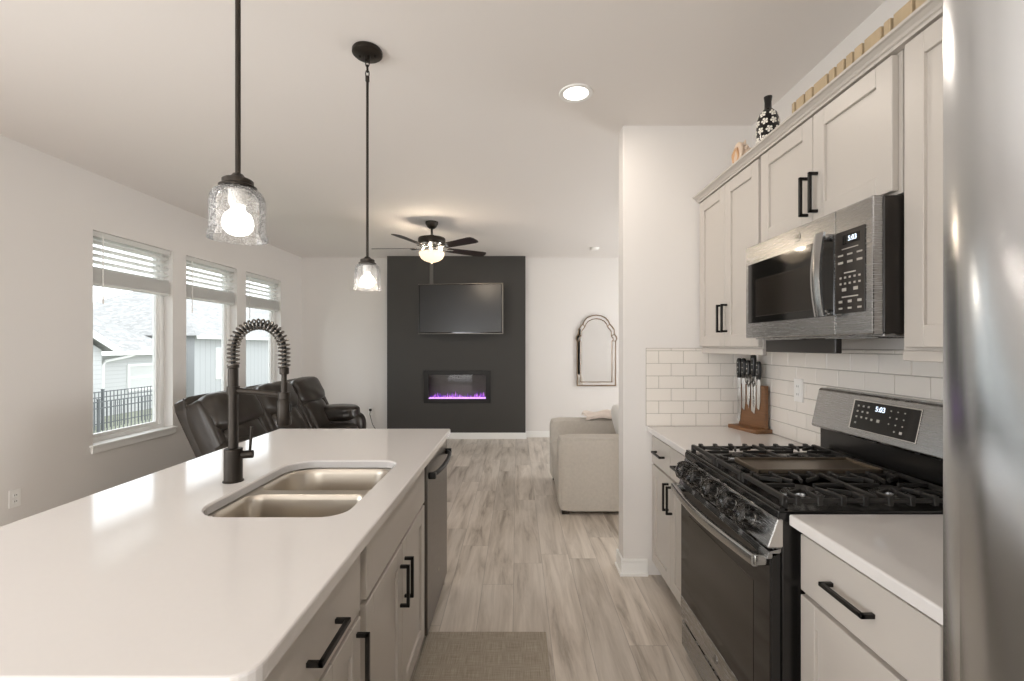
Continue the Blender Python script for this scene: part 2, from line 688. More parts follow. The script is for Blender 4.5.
def obj(name, bm, mat, parent=None, smooth=False, weld=True):
    """link a bmesh (world coordinates) as one mesh object"""
    if weld:
        bmesh.ops.remove_doubles(bm, verts=bm.verts, dist=1e-6)
    me = bpy.data.meshes.new(name)
    if parent is None:
        xs = [v.co for v in bm.verts]
        cx = (min(v.x for v in xs) + max(v.x for v in xs)) / 2
        cy = (min(v.y for v in xs) + max(v.y for v in xs)) / 2
        cz = min(v.z for v in xs)
        off = Vector((cx, cy, cz))
    else:
        off = root_loc(parent)
    bmesh.ops.translate(bm, vec=-off, verts=bm.verts)
    if smooth:
        for f in bm.faces:
            f.smooth = True
    bm.to_mesh(me)
    bm.free()
    me.materials.append(M[mat] if isinstance(mat, str) else mat)
    if smooth:
        try:
            me.set_sharp_from_angle(angle=math.radians(smooth if smooth is not True else 40))
        except Exception:
            pass
    o = bpy.data.objects.new(name, me)
    COL.objects.link(o)
    if parent is None:
        o.location = off
    else:
        o.parent = parent
    return o


def thing(name, label, cat, loc=(0, 0, 0), group=None):
    o = bpy.data.objects.new(name, None)
    o.empty_display_size = 0.1
    COL.objects.link(o)
    o.location = loc
    o['label'] = label
    o['category'] = cat
    if group:
        o['group'] = group
    return o


def tag(o, label, cat, group=None, kind=None):
    o['label'] = label
    o['category'] = cat
    if group:
        o['group'] = group
    if kind:
        o['kind'] = kind
    return o


def struct(name, bm, mat, label=None, smooth=False):
    o = obj(name, bm, mat, None, smooth)
    o['kind'] = 'structure'
    if label:
        o['label'] = label
        o['category'] = name.split('_')[0]
    return o


def struct_empty(name, label, loc):
    o = bpy.data.objects.new(name, None)
    COL.objects.link(o)
    o.location = loc
    o['kind'] = 'structure'
    o['label'] = label
    o['category'] = name.split('_')[0]
    return o


def copy_tree(o, parent=None):
    c = o.copy()
    COL.objects.link(c)
    c.parent = parent
    for ch in list(o.children):
        copy_tree(ch, c)
    return c


def text_mesh(name, s, size, mat, parent, mtx, depth=0.0005):
    """lettering as a mesh; mtx places the text plane (x right, y up) in the world"""
    cu = bpy.data.curves.new(name, 'FONT')
    cu.body = s
    cu.size = size
    cu.extrude = depth
    cu.align_x = 'CENTER'
    cu.align_y = 'CENTER'
    to = bpy.data.objects.new(name, cu)
    COL.objects.link(to)
    dg = bpy.context.evaluated_depsgraph_get()
    me = bpy.data.meshes.new_from_object(to.evaluated_get(dg))
    bpy.data.objects.remove(to)
    b = bmesh.new()
    b.from_mesh(me)
    bpy.data.meshes.remove(me)
    bmesh.ops.transform(b, matrix=mtx, verts=b.verts)
    return obj(name, b, mat, parent, weld=False)


def plane_mtx(origin, xdir, ydir):
    x = Vector(xdir).normalized()
    y = Vector(ydir).normalized()
    z = x.cross(y)
    m = Matrix((x, y, z)).transposed().to_4x4()
    m.translation = Vector(origin)
    return m


# ------------------------------------------------------------------ dimensions
XL, XR = -3.30, 1.44          # left wall, kitchen right wall
YF = 7.05                      # far wall
YB = -3.0                      # wall behind the camera
XRL = 3.60                     # right wall of the living room
YP0, YP1, XP = 2.82, 2.94, 0.65  # partition
CT = 0.914

# ------------------------------------------------------------------ room shell
b = newbm()
box(b, XL - 0.16, XRL + 0.1, YB - 0.1, YF + 0.1, -0.1, 0.0)
struct('floor', b, 'floor', 'pale grey wood-look plank floor')
b = newbm()
box(b, XL - 0.16, XRL + 0.1, YB - 0.1, YF + 0.1, CEIL, CEIL + 0.1)
struct('ceiling', b, 'ceiling', 'flat off-white ceiling')

WIN = [(3.58, 4.41), (4.59, 5.42), (5.60, 6.43)]
WZ0, WZ1 = 0.62, 2.31
b = newbm()
xs0, xs1 = XL - 0.16, XL
box(b, xs0, xs1, YB, -1.85, 0, WZ0)
box(b, xs0, xs1, 0.85, YF, 0, WZ0)
box(b, xs0, xs1, -1.85, 0.85, 0, 0.25)  # opening invented for the dining side fill lamp
box(b, xs0, xs1, YB, YF, WZ1, CEIL)
ys = [YB, -1.85, 0.85] + [v for p in WIN for v in p] + [YF]
for i in range(0, len(ys), 2):
    box(b, xs0, xs1, ys[i], ys[i + 1], WZ0, WZ1)
struct('wall_left', b, 'wall', 'pale grey left wall with three windows')

b = newbm()
box(b, XL - 0.16, XRL, YF, YF + 0.1, 0, CEIL)
struct('wall_far', b, 'wall', 'pale far wall of the living room')
b = newbm()
box(b, XR, XR + 0.1, YB, YP1, 0, CEIL)
struct('wall_right', b, 'wall', 'kitchen wall behind the cabinets')
b = newbm()
box(b, XP, XR, YP0, YP1, 0, CEIL)
box(b, XR, XRL, YP0, YP1, 0, CEIL)
struct('wall_partition', b, 'wall', 'wall end between the kitchen and the living room')
b = newbm()
box(b, XRL, XRL + 0.1, YP1, 4.25, 0, CEIL)
box(b, XRL, XRL + 0.1, 6.15, YF, 0, CEIL)
box(b, XRL, XRL + 0.1, 4.25, 6.15, 0, 0.55)
box(b, XRL, XRL + 0.1, 4.25, 6.15, 2.25, CEIL)
struct('wall_living_right', b, 'wall')
for nm, x0, x1, y0, y1, z0, z1 in (('window_5', XRL + 0.02, XRL + 0.07, 4.25, 6.15, 0.55, 2.25), ('window_4', XL - 0.12, XL - 0.06, -1.85, 0.85, 0.25, WZ1)):  # unseen window frames, invented around the openings for the side fill lamps
    b = newbm()
    for ya in (y0, (y0 + y1) / 2 - 0.03, y1 - 0.06):
        box(b, x0, x1, ya, ya + 0.06, z0, z1)
    box(b, x0, x1, y0, y1, z0, z0 + 0.06)
    box(b, x0, x1, y0, y1, z1 - 0.06, z1)
    struct(nm, b, 'trim')
b = newbm()
# back wall with an opening invented as a light source
box(b, XL, -2.6, YB - 0.1, YB, 0, CEIL)
box(b, 0.2, XR, YB - 0.1, YB, 0, CEIL)
box(b, -2.6, 0.2, YB - 0.1, YB, 2.4, CEIL)
struct('wall_back', b, 'wall')
b = newbm()
for x0, x1 in ((-2.6, -2.52), (-1.24, -1.16), (0.12, 0.2)):
    box(b, x0, x1, YB - 0.08, YB - 0.02, 0, 2.4)
box(b, -2.6, 0.2, YB - 0.08, YB - 0.02, 2.32, 2.4)
box(b, -2.6, 0.2, YB - 0.08, YB - 0.02, 0, 0.08)
dr = struct('door_added_rear', b, 'trim')  # unseen door frame, invented with the rear fill light

# accent chimney breast with an opening for the fireplace
AX0, AX1, AY = -1.958, 0.128, 6.93
FX0, FX1, FZ0, FZ1 = -1.36, -0.44, 0.575, 0.995
b = newbm()
box(b, AX0, FX0, AY, YF, 0, CEIL)
box(b, FX1, AX1, AY, YF, 0, CEIL)
box(b, FX0, FX1, AY, YF, 0, FZ0)
box(b, FX0, FX1, AY, YF, FZ1, CEIL)
box(b, FX0 - 0.01, FX1 + 0.01, YF - 0.004, YF - 0.002, FZ0 - .01, FZ1 + .01)
struct('wall_accent', b, 'accent', 'charcoal painted feature wall holding television and fireplace')


def baseboard(name, pts_boxes, label=None):
    b = newbm()
    for (x0, x1, y0, y1) in pts_boxes:
        box(b, x0, x1, y0, y1, 0, 0.095, 0.004, 2)
        # shoe
    struct(name, b, 'trim', label)


baseboard('baseboard_accent', [(AX0 - 0.014, AX1 + 0.014, AY - 0.014, AY)], 'white baseboard below the charcoal wall')
baseboard('baseboard_far', [(XL, AX0, YF - 0.014, YF), (AX1, XRL, YF - 0.014, YF)], 'white baseboard along the far wall')
baseboard('baseboard_left', [(XL, XL + 0.014, YB, YF - 0.014)], 'white baseboard along the left wall')
b = newbm()
for (x0, x1, y0, y1) in ((XP - 0.014, 0.80, YP0 - 0.014, YP0), (XP - 0.014, XP, YP0, YP1 + 0.014),
                         (XP, XRL, YP1, YP1 + 0.014)):
    box(b, x0, x1, y0, y1, 0, 0.085, 0.003, 2)
    box(b, x0 - 0.010, x1, y0 - 0.010, y1 + (0.01 if y0 > YP0 + .05 else 0), 0, 0.02, 0.004, 2)
    box(b, x0 - 0.0, x1, y0, y1, 0.085, 0.105, 0.005, 2)
struct('baseboard_partition', b, 'trim', 'white baseboard wrapping the end of the partition wall')

# ------------------------------------------------------------------ windows
for i, (y0, y1) in enumerate(WIN):
    nm = ('nearest', 'middle', 'farthest')[i]
    we = struct_empty('window_%d' % (i + 1), nm + ' white framed window on the left wall', (XL - 0.1, (y0 + y1) / 2, WZ0))
    # drywall returns are the wall itself; vinyl frame near the outer face
    b = newbm()
    fx0, fx1 = XL - 0.15, XL - 0.085
    fw = 0.045
    box(b, fx0, fx1, y0, y0 + fw, WZ0, WZ1, 0.003)
    box(b, fx0, fx1, y1 - fw, y1, WZ0, WZ1, 0.003)
    box(b, fx0, fx1, y0 + fw, y1 - fw, WZ0, WZ0 + fw, 0.003)
    box(b, fx0, fx1, y0 + fw, y1 - fw, WZ1 - fw, WZ1, 0.003)
    obj('window_frame', b, 'trim', we)
    b = newbm()
    sx0, sx1 = fx0 + 0.012, fx1 - 0.018
    g = 0.028
    box(b, sx0, sx1, y0 + fw, y0 + fw + g, WZ0 + fw, WZ1 - fw, 0.002)
    box(b, sx0, sx1, y1 - fw - g, y1 - fw, WZ0 + fw, WZ1 - fw, 0.002)
    box(b, sx0, sx1, y0 + fw + g, y1 - fw - g, WZ0 + fw, WZ0 + fw + g, 0.002)
    box(b, sx0, sx1, y0 + fw + g, y1 - fw - g, WZ1 - fw - g, WZ1 - fw, 0.002)
    obj('sash', b, 'trim', we)
    b = newbm()
    box(b, fx0 + 0.028, fx0 + 0.032, y0 + fw + g - 0.004, y1 - fw - g + 0.004, WZ0 + fw + g - 0.004, WZ1 - fw - g + 0.004)
    obj('pane', b, 'pane', we)
    b = newbm()
    box(b, XL - 0.085, XL + 0.03, y0 - 0.03, y1 + 0.03, WZ0 - 0.005, WZ0 + 0.012, 0.003)
    box(b, XL, XL + 0.016, y0 - 0.02, y1 + 0.02, WZ0 - 0.055, WZ0 - 0.005, 0.003)
    obj('window_sill', b, 'trim', we)
    # blind, drawn up
    bx = XL - 0.045
    bl = thing('window_blind', nm + ' white horizontal blind pulled part-way up in the left wall window', 'blind',
               (bx, (y0 + y1) / 2, WZ1 - 0.045), 'white blinds in the left windows')
    b = newbm()
    box(b, bx - 0.028, bx + 0.028, y0 + 0.008, y1 - 0.008, WZ1 - 0.045, WZ1 - 0.002, 0.003)
    obj('head_rail', b, 'blind', bl)
    proto = None
    for k in range(5):
        z = WZ1 - 0.085 - k * 0.052
        b = newbm()
        box(b, -0.024, 0.024, y0 + 0.012, y1 - 0.012, -0.0015, 0.0015)
        bmesh.ops.rotate(b, cent=(0, 0, 0), matrix=Matrix.Rotation(math.radians(-24), 3, 'Y'), verts=b.verts)
        bmesh.ops.translate(b, vec=(bx, 0, z), verts=b.verts)
        obj('slat', b, 'blind', bl)
    b = newbm()
    for k in range(26):
        z = 1.905 + k * 0.0042
        box(b, bx - 0.025, bx + 0.025, y0 + 0.012, y1 - 0.012, z, z + 0.003)
    obj('gathered_slats', b, 'blind', bl)
    b = newbm()
    box(b, bx - 0.026, bx + 0.026, y0 + 0.01, y1 - 0.01, 1.882, 1.902, 0.003)
    obj('bottom_rail', b, 'blind', bl)
    for yy in (y0 + 0.11, (y0 + y1) / 2, y1 - 0.11):
        b = newbm()
        for xx in (bx - 0.02, bx + 0.02):
            cyl(b, (xx, yy, 1.9), (xx, yy, WZ1 - 0.04), 0.0012, seg=6)
        obj('ladder_cord', b, 'blind', bl)
    b = newbm()
    cyl(b, (bx + 0.034, y0 + 0.10, 1.80), (bx + 0.034, y0 + 0.10, WZ1 - 0.03), 0.004, seg=8)
    cyl(b, (bx + 0.034, y0 + 0.10, 1.74), (bx + 0.034, y0 + 0.10, 1.80), 0.006, seg=8)
    obj('tilt_wand', b, 'plastic_w', bl)

# ------------------------------------------------------------------ outdoors
GZ = -1.35
b = newbm()
box(b, -60, XL - 0.5, -20, 60, GZ - 0.2, GZ)
o = obj('lawn', b, 'grass')
tag(o, 'pale green lawn outside the windows', 'grass', kind='stuff')


def house(label, X, y0, y1, zg, ze, zr, depth, wallmat, wins=()):
    h = thing('neighbour_house', label, 'house', (X - depth / 2, (y0 + y1) / 2, zg))
    b = newbm()
    box(b, X - depth, X, y0, y1, zg, ze)
    obj('wall', b, wallmat, h)
    ov = 0.4
    sl = (zr - ze) / (depth / 2)
    zo = ze - ov * sl
    b = newbm()
    hd = depth / 2 + ov
    xa, xb, ya, yb = X + ov, X - depth - ov, y0 - ov, y1 + ov
    xm = X - depth / 2
    lo_ = [(xa, ya), (xa, yb), (xb, yb), (xb, ya)]
    for k_ in range(4):
        lo_[k_] = b.verts.new((lo_[k_][0], lo_[k_][1], zo + 0.1))
    t1 = b.verts.new((xm, ya + hd, zr + 0.1))
    t2 = b.verts.new((xm, yb - hd, zr + 0.1))
    b.faces.new((lo_[0], lo_[1], t2, t1))
    b.faces.new((lo_[1], lo_[2], t2))
    b.faces.new((lo_[2], lo_[3], t1, t2))
    b.faces.new((lo_[3], lo_[0], t1))
    b.faces.new(lo_[::-1])
    bmesh.ops.recalc_face_normals(b, faces=b.faces)
    obj('roof', b, 'shingle', h)
    b = newbm()
    box(b, xa, xa + 0.12, ya, yb, zo - 0.06, zo + 0.10, 0.01)
    obj('gutter', b, 'trim', h)
    for (wy0, wy1, wz0, wz1) in wins:
        b = newbm()
        t = 0.09
        box(b, X, X + 0.05, wy0 - t, wy0, wz0 - t, wz1 + t)
        box(b, X, X + 0.05, wy1, wy1 + t, wz0 - t, wz1 + t)
        box(b, X, X + 0.05, wy0, wy1, wz1, wz1 + t)
        box(b, X, X + 0.05, wy0, wy1, wz0 - t, wz0)
        box(b, X, X + 0.04, wy0, wy1, (wz0 + wz1) / 2 - 0.04, (wz0 + wz1) / 2 + 0.04)
        f = obj('window', b, 'trim', h)
        b = newbm()
        box(b, X, X + 0.02, wy0, wy1, wz0, wz1)
        obj('pane', b, 'blind', f)
    return h, zo


h1, zo = house('grey lap-sided house with a shingled roof and white downspout, seen through the nearest window',
               -16.0, 6.0, 21.1, GZ + 0.005, 1.35, 4.7, 10.0, 'siding', wins=[(18.95, 20.3, -0.4, 0.55)])
# projecting gable wing of the same house
SLp = 0.57
gx, gy0, gy1, gp = -14.4, 8.65, 15.95, 12.3
zpk = 1.2 + (16.3 - gp) * SLp
b = newbm()
prism(b, [(gy0, GZ + 0.005), (gy1, GZ + 0.005), (gy1, 1.25), (gp, zpk - 0.1), (gy0, 1.25)], 'x', -17.5, gx)
obj('wing_wall', b, 'siding', h1)
for yb in (gy1 + 0.35, gy0 - 0.35):
    b = newbm()
    prism(b, [(gp, zpk), (yb, 1.2), (yb, 1.32), (gp, zpk + 0.12)], 'x', -20.0, gx + 0.3)
    obj('wing_roof', b, 'shingle', h1)
    b = newbm()
    prism(b, [(gp, zpk - 0.12), (yb, 1.08), (yb, 1.33), (gp, zpk + 0.13)], 'x', gx + 0.3, gx + 0.34)
    obj('rake_board', b, 'trim', h1)
b = newbm()
tube(b, [(-15.5, 18.9, 1.15), (-15.6, 18.6, 1.0), (-15.85, 17.7, 0.8), (-15.9, 17.65, 0.65), (-15.92, 17.65, GZ + 0.01)], 0.06, 8)
obj('downspout', b, 'trim', h1)

house('grey board-and-batten house with a hipped roof, seen through the middle and farthest windows', -16.0, 22.8, 40.0, GZ + 0.005, 2.05, 5.2, 10.0,
      'boards', wins=[(24.5, 25.2, -0.3, 1.2)])


def fence(X, y0, y1, zt, zb, label, step=0.125):
    f = thing('metal_fence', label, 'fence', (X, (y0 + y1) / 2, zb), None)
    n = int((y1 - y0) / step)
    first = None
    for k in range(n):
        y = y0 + (k + 0.5) * step
        if k % 16 == 8:
            b = newbm()
            box(b, X - 0.03, X + 0.03, y - 0.03, y + 0.03, zb, zt + 0.05)
            box(b, X - 0.037, X + 0.037, y - 0.037, y + 0.037, zt + 0.05, zt + 0.07)
            obj('post', b, 'fence', f)
            continue
        if first is None:
            b = newbm()
            box(b, X - 0.009, X + 0.009, y - 0.009, y + 0.009, zb + 0.05, zt)
            first = obj('picket', b, 'fence', f)
            fy = y
        else:
            c = first.copy()
            COL.objects.link(c)
            c.parent = f
            c.location = (0, y - fy, 0)
    for z in (zt - 0.02, zt - 0.20, zb + 0.22):
        b = newbm()
        box(b, X - 0.013, X + 0.013, y0, y1, z - 0.015, z + 0.015)
        obj('rail', b, 'fence', f)


fence(-12.0, 12.0, 16.0, -0.20, GZ, 'black metal picket fence nearer to the nearest window, lower in the view', 0.14)
fence(-13.5, 13.8, 18.2, -0.08, GZ, 'black metal picket fence just in front of the lap-sided house, rising above the nearer fence', 0.14)


# ------------------------------------------------------------------ cabinetry helpers
def bar_pull(parent, face, sgn, orient, c, L=0.15, proj=0.034, th=0.011):
    """black square bar pull. face = x of the door face, sgn = outward direction along x"""
    b = newbm()
    y, z = c
    xo = face + sgn * proj
    x0, x1 = sorted((xo, xo - sgn * th))
    if orient == 'v':
        box(b, x0, x1, y - th / 2, y + th / 2, z - L / 2, z + L / 2, 0.0012, 1)
        for zz in (z - L / 2 + th / 2, z + L / 2 - th / 2):
            a0, a1 = sorted((face, xo))
            box(b, a0, a1, y - th / 2, y + th / 2, zz - th / 2, zz + th / 2, 0.0012, 1)
    else:
        box(b, x0, x1, y - L / 2, y + L / 2, z - th / 2, z + th / 2, 0.0012, 1)
        for yy in (y - L / 2 + th / 2, y + L / 2 - th / 2):
            a0, a1 = sorted((face, xo))
            box(b, a0, a1, yy - th / 2, yy + th / 2, z - th / 2, z + th / 2, 0.0012, 1)
    return obj('handle', b, 'black', parent)


def shaker(parent, name, back, sgn, y0, y1, z0, z1, mat='cab', rail=0.062, th=0.021):
    """recessed panel door standing on plane x=back, outward sgn"""
    b = newbm()
    f = back + sgn * th
    a0, a1 = sorted((back, f))
    bv = 0.0018
    box(b, a0, a1, y0, y0 + rail, z0, z1, bv, 1)
    box(b, a0, a1, y1 - rail, y1, z0, z1, bv, 1)
    box(b, a0, a1, y0 + rail, y1 - rail, z0, z0 + rail, bv, 1)
    box(b, a0, a1, y0 + rail, y1 - rail, z1 - rail, z1, bv, 1)
    p0, p1 = sorted((back, back + sgn * (th - 0.010)))
    box(b, p0, p1, y0 + rail - 0.004, y1 - rail + 0.004, z0 + rail - 0.004, z1 - rail + 0.004)
    return obj(name, b, mat, parent)


def slabfront(parent, name, back, sgn, y0, y1, z0, z1, mat='cab', th=0.021):
    b = newbm()
    a0, a1 = sorted((back, back + sgn * th))
    box(b, a0, a1, y0, y1, z0, z1, 0.002, 2)
    return obj(name, b, mat, parent)


def cab_body(parent, x0, x1, y0, y1, z0, z1, mat='cab'):
    """open-fronted carcass kept simple: box shell"""
    b = newbm()
    box(b, x0, x1, y0, y1, z0, z1, 0.0015, 1)
    return obj('body', b, mat, parent)


# ------------------------------------------------------------------ island
IX0, IX1, IY0, IY1 = -1.41, -0.394, 0.682, 2.73
IF = -0.438  # carcass face; door faces at -0.431
SX0, SX1, SY0, SY1 = -0.955, -0.505, 1.325, 1.97


def countertop(name, label, outer, holes, z0, z1, group=None):
    b = newbm()
    e = 0.005
    def inset(L, d):
        n = len(L)
        out = []
        for i in range(n):
            p0, p1, p2 = Vector(L[i - 1]), Vector(L[i]), Vector(L[(i + 1) % n])
            t = (p2 - p0)
            if t.length < 1e-9:
                t = p2 - p1
            t.normalize()
            nrm = Vector((-t.y, t.x))
            out.append((p1.x + nrm.x * d, p1.y + nrm.y * d))
        return out
    ot = inset(outer, e)
    om = inset(outer, e * 0.3)
    hi = [inset(h, -e) for h in holes]
    plate_with_holes(b, ot, hi, z1)
    plate_with_holes(b, outer, holes, z0)
    loft(b, [[(p[0], p[1], z0) for p in outer], [(p[0], p[1], z1 - e) for p in outer],
             [(p[0], p[1], z1 - e * 0.3) for p in om], [(p[0], p[1], z1) for p in ot]])
    for h, hh in zip(holes, hi):
        loft(b, [[(p[0], p[1], z0) for p in h], [(p[0], p[1], z1 - e) for p in h], [(p[0], p[1], z1) for p in hh]])
    bmesh.ops.remove_doubles(b, verts=b.verts, dist=1e-5)
    bmesh.ops.recalc_face_normals(b, faces=b.faces)
    o = obj(name, b, 'quartz')
    tag(o, label, 'countertop', group)
    return o


sink_hole = rrect(SX0, SX1, SY0, SY1, (0.11, 0.07, 0.07, 0.11), 8)
countertop('island_countertop', 'long white quartz island countertop with an undermount sink cut into it',
           rrect(IX0, IX1, IY0, IY1, (0.02, 0.045, 0.012, 0.012), 6), [sink_hole], CT - 0.03, CT)

# island drawer cabinet (near)
BZ = CT - 0.03
TK = 0.095


def island_cab(y0, y1, label):
    c = thing('base_cabinet', label, 'cabinet', (-0.76, (y0 + y1) / 2, 0))
    return c


c = island_cab(0.71, 1.25, 'greige island base cabinet nearest the camera, with a drawer over doors')
cab_body(c, -1.05, IF, 0.71, 1.248, TK, BZ)
b = newbm()
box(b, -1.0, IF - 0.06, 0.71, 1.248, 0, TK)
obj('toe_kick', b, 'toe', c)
d = slabfront(c, 'drawer', IF, 1, 0.722, 1.226, 0.702, 0.862)
bar_pull(d, IF + 0.021, 1, 'h', (0.985, 0.775), 0.155)
d = shaker(c, 'door', IF, 1, 0.976, 1.226, 0.10, 0.688)
bar_pull(d, IF + 0.021, 1, 'v', (1.196, 0.585), 0.15)
d = shaker(c, 'door', IF, 1, 0.722, 0.972, 0.10, 0.688)
bar_pull(d, IF + 0.021, 1, 'v', (0.752, 0.585), 0.15)

c = island_cab(1.25, 2.10, 'greige island sink base cabinet beside the dishwasher')
b = newbm()
# carcass with open top so that the sink bowls hang inside
box(b, -1.05, IF, 1.252, 1.27, TK, BZ)
box(b, -1.05, IF, 2.08, 2.098, TK, BZ)
box(b, -1.05, -1.03, 1.27, 2.08, TK, BZ)
box(b, -1.03, IF, 1.27, 2.08, TK, TK + 0.018)
box(b, IF - 0.018, IF, 1.27, 2.08, BZ - 0.12, BZ)
box(b, IF - 0.018, IF, 1.27, 1.30, TK, BZ)
box(b, IF - 0.018, IF, 2.05, 2.08, TK, BZ)
box(b, IF - 0.018, IF, 1.30, 2.05, TK, TK + 0.03)
obj('body', b, 'cab', c)
b = newbm()
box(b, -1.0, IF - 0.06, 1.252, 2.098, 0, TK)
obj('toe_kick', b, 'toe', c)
slabfront(c, 'drawer_front', IF, 1, 1.275, 2.075, 0.702, 0.862)
d = shaker(c, 'door', IF, 1, 1.275, 1.673, 0.10, 0.688)
bar_pull(d, IF + 0.021, 1, 'v', (1.643, 0.548), 0.15)
d = shaker(c, 'door', IF, 1, 1.677, 2.075, 0.10, 0.688)
bar_pull(d, IF + 0.021, 1, 'v', (1.707, 0.548), 0.15)

# back panel and end panel of the island
b = newbm()
box(b, -1.09, -1.052, 0.71, 2.708, 0.0, BZ, 0.002, 1)
o = obj('island_back_panel', b, 'cab')
tag(o, 'greige back panel closing the seating side of the island', 'panel')
b = newbm()
box(b, -1.05, IF + 0.012, 2.703, 2.722, 0.0, BZ, 0.002, 1)
o = obj('island_end_panel', b, 'cab')
tag(o, 'greige end panel beside the dishwasher at the far end of the island', 'panel')

# dishwasher
dw = thing('dishwasher', 'dark stainless dishwasher at the far end of the island', 'dishwasher', (-0.75, 2.4, 0))
b = newbm()
box(b, -1.02, IF, 2.104, 2.698, TK, BZ - 0.005, 0.002, 1)
obj('body', b, 'range_black', dw)
b = newbm()
box(b, -1.02, IF - 0.05, 2.104, 2.698, 0.0, TK)
obj('toe_kick', b, 'range_black', dw)
b = newbm()
box(b, IF + 0.001, IF + 0.028, 2.108, 2.694, 0.075, 0.868, 0.004, 2)
dd = obj('door', b, 'steel_dark', dw)
b = newbm()
pts = []
for i in range(13):
    t = i / 12
    y = 2.15 + t * 0.50
    pts.append((IF + 0.028 + 0.042 * math.sin(PI * t) ** 0.35, y, 0.80))
tube(b, pts, 0.011, 10)
for y in (2.15, 2.65):
    box(b, IF + 0.026, IF + 0.060, y - 0.014, y + 0.014, 0.785, 0.815, 0.004, 2)
obj('handle', b, 'black', dd, smooth=True)
b = newbm()
cyl(b, (IF + 0.028, 2.401, 0.24), (IF + 0.0295, 2.401, 0.24), 0.011, seg=24)
obj('badge', b, 'chrome', dd)

# ------------------------------------------------------------------ sink
sk = thing('kitchen_sink', 'stainless double-bowl sink set under the island countertop', 'sink', ((SX0 + SX1) / 2, (SY0 + SY1) / 2, 0.68))
zr = CT - 0.032
bowls = [(SX0 + 0.012, SX1 - 0.012, SY0 + 0.012, 1.622, (0.12, 0.09, 0.05, 0.05)),
         (SX0 + 0.012, SX1 - 0.012, 1.668, SY1 - 0.012, (0.05, 0.05, 0.09, 0.12))]
b = newbm()
holes = [rrect(x0, x1, y0, y1, r, 8) for (x0, x1, y0, y1, r) in bowls]
plate_with_holes(b, rrect(SX0 - 0.03, SX1 + 0.03, SY0 - 0.03, SY1 + 0.03, 0.1, 6), holes, zr)
obj('rim', b, 'steel_sink', sk)
for bi, (x0, x1, y0, y1, r) in enumerate(bowls):
    b = newbm()
    loops = []
    dp = 0.20
    for (ins, z) in ((0, 0), (0.003, -0.004), (0.007, -0.02), (0.016, -0.12), (0.022, -0.16), (0.036, -0.185), (0.062, -0.197), (0.10, -dp)):
        rr = [max(0.02, q - ins * 0.5) for q in r]
        loops.append([(p[0], p[1], zr + z) for p in rrect(x0 + ins, x1 - ins, y0 + ins, y1 - ins, rr, 8)])
    loft(b, loops, cap1=True)
    bo = obj('bowl', b, 'steel_sink', sk, smooth=60)
    b = newbm()
    cx, cy = (x0 + x1) / 2, (y0 + y1) / 2
    lathe(b, [(0.0, -0.012), (0.03, -0.010), (0.035, 0.0), (0.045, 0.003), (0.045, 0.0)], (cx, cy, zr - dp + 0.001), 28)
    obj('drain', b, 'chrome', bo, smooth=True)

# ------------------------------------------------------------------ faucet
fx, fy = -1.03, 1.67
fa = thing('kitchen_faucet', 'matte black spring-neck faucet beside the island sink', 'faucet', (fx, fy, CT))
b = newbm()
lathe(b, [(0, 0), (0.034, 0), (0.034, 0.004), (0.030, 0.006), (0.030, 0.118), (0.028, 0.12), (0, 0.12)], (fx, fy, CT), 32)
obj('base', b, 'bronze', fa, smooth=True)
b = newbm()
cyl(b, (fx, fy, CT + 0.12), (fx, fy, 1.325), 0.0165, seg=24, bev=0.002)
cyl(b, (fx, fy, 1.325), (fx, fy, 1.338), 0.019, seg=24, bev=0.002)
obj('post', b, 'bronze', fa, smooth=True)
# arch path in the x-z plane
R = 0.0925
arch = []
zc = 1.392
for i in range(8):
    arch.append(Vector((fx, fy, 1.33 + (zc - 1.33) * i / 8)))
for i in range(33):
    a = PI - PI * i / 32
    arch.append(Vector((fx + R + R * math.cos(a), fy, zc + R * 1.0 * math.sin(a))))
for i in range(1, 7):
    arch.append(Vector((fx + 2 * R, fy, zc - (zc - 1.325) * i / 6)))
b = newbm()
tube(b, arch, 0.008, 10)
obj('inner_hose', b, 'black', fa, smooth=True)
# spring: helix along the arch
def along(path, n):
    L = [0]
    for p, q in zip(path[:-1], path[1:]):
        L.append(L[-1] + (q - p).length)
    out = []
    for i in range(n):
        s = L[-1] * i / (n - 1)
        k = 0
        while k < len(L) - 2 and L[k + 1] < s:
            k += 1
        t = (s - L[k]) / max(1e-9, L[k + 1] - L[k])
        p = path[k].lerp(path[k + 1], t)
        out.append((p, (path[k + 1] - path[k]).normalized()))
    return out
turns = 29
N = turns * 12
hel = []
for i, (p, tg) in enumerate(along(arch, N)):
    side = Vector((0, 1, 0))
    nr = tg.cross(side).normalized()
    a = 2 * PI * turns * i / N
    hel.append(p + (side * math.cos(a) + nr * math.sin(a)) * 0.0182)
b = newbm()
tube(b, hel, 0.0033, 6)
obj('spring', b, 'steel_dark', fa, smooth=True)
hx = fx + 2 * R
b = newbm()
cyl(b, (hx, fy, 1.302), (hx, fy, 1.328), 0.016, seg=24, bev=0.003)
cyl(b, (hx, fy, 1.20), (hx, fy, 1.305), 0.009, seg=16)
cyl(b, (hx, fy, 1.235), (hx, fy, 1.275), 0.0115, seg=16)
obj('neck', b, 'bronze', fa, smooth=True)
b = newbm()
lathe(b, [(0, 0), (0.021, 0), (0.0235, 0.003), (0.0235, 0.085), (0.017, 0.098), (0.012, 0.10), (0, 0.10)], (hx, fy, 1.118), 28)
sp = obj('spray_head', b, 'bronze', fa, smooth=True)
b = newbm()
box(b, hx + 0.018, hx + 0.026, fy - 0.008, fy + 0.008, 1.165, 1.20, 0.003, 2)
obj('spray_button', b, 'black', sp)
b = newbm()
cyl(b, (fx, fy, 1.245), (hx, fy, 1.228), 0.0105, seg=16)
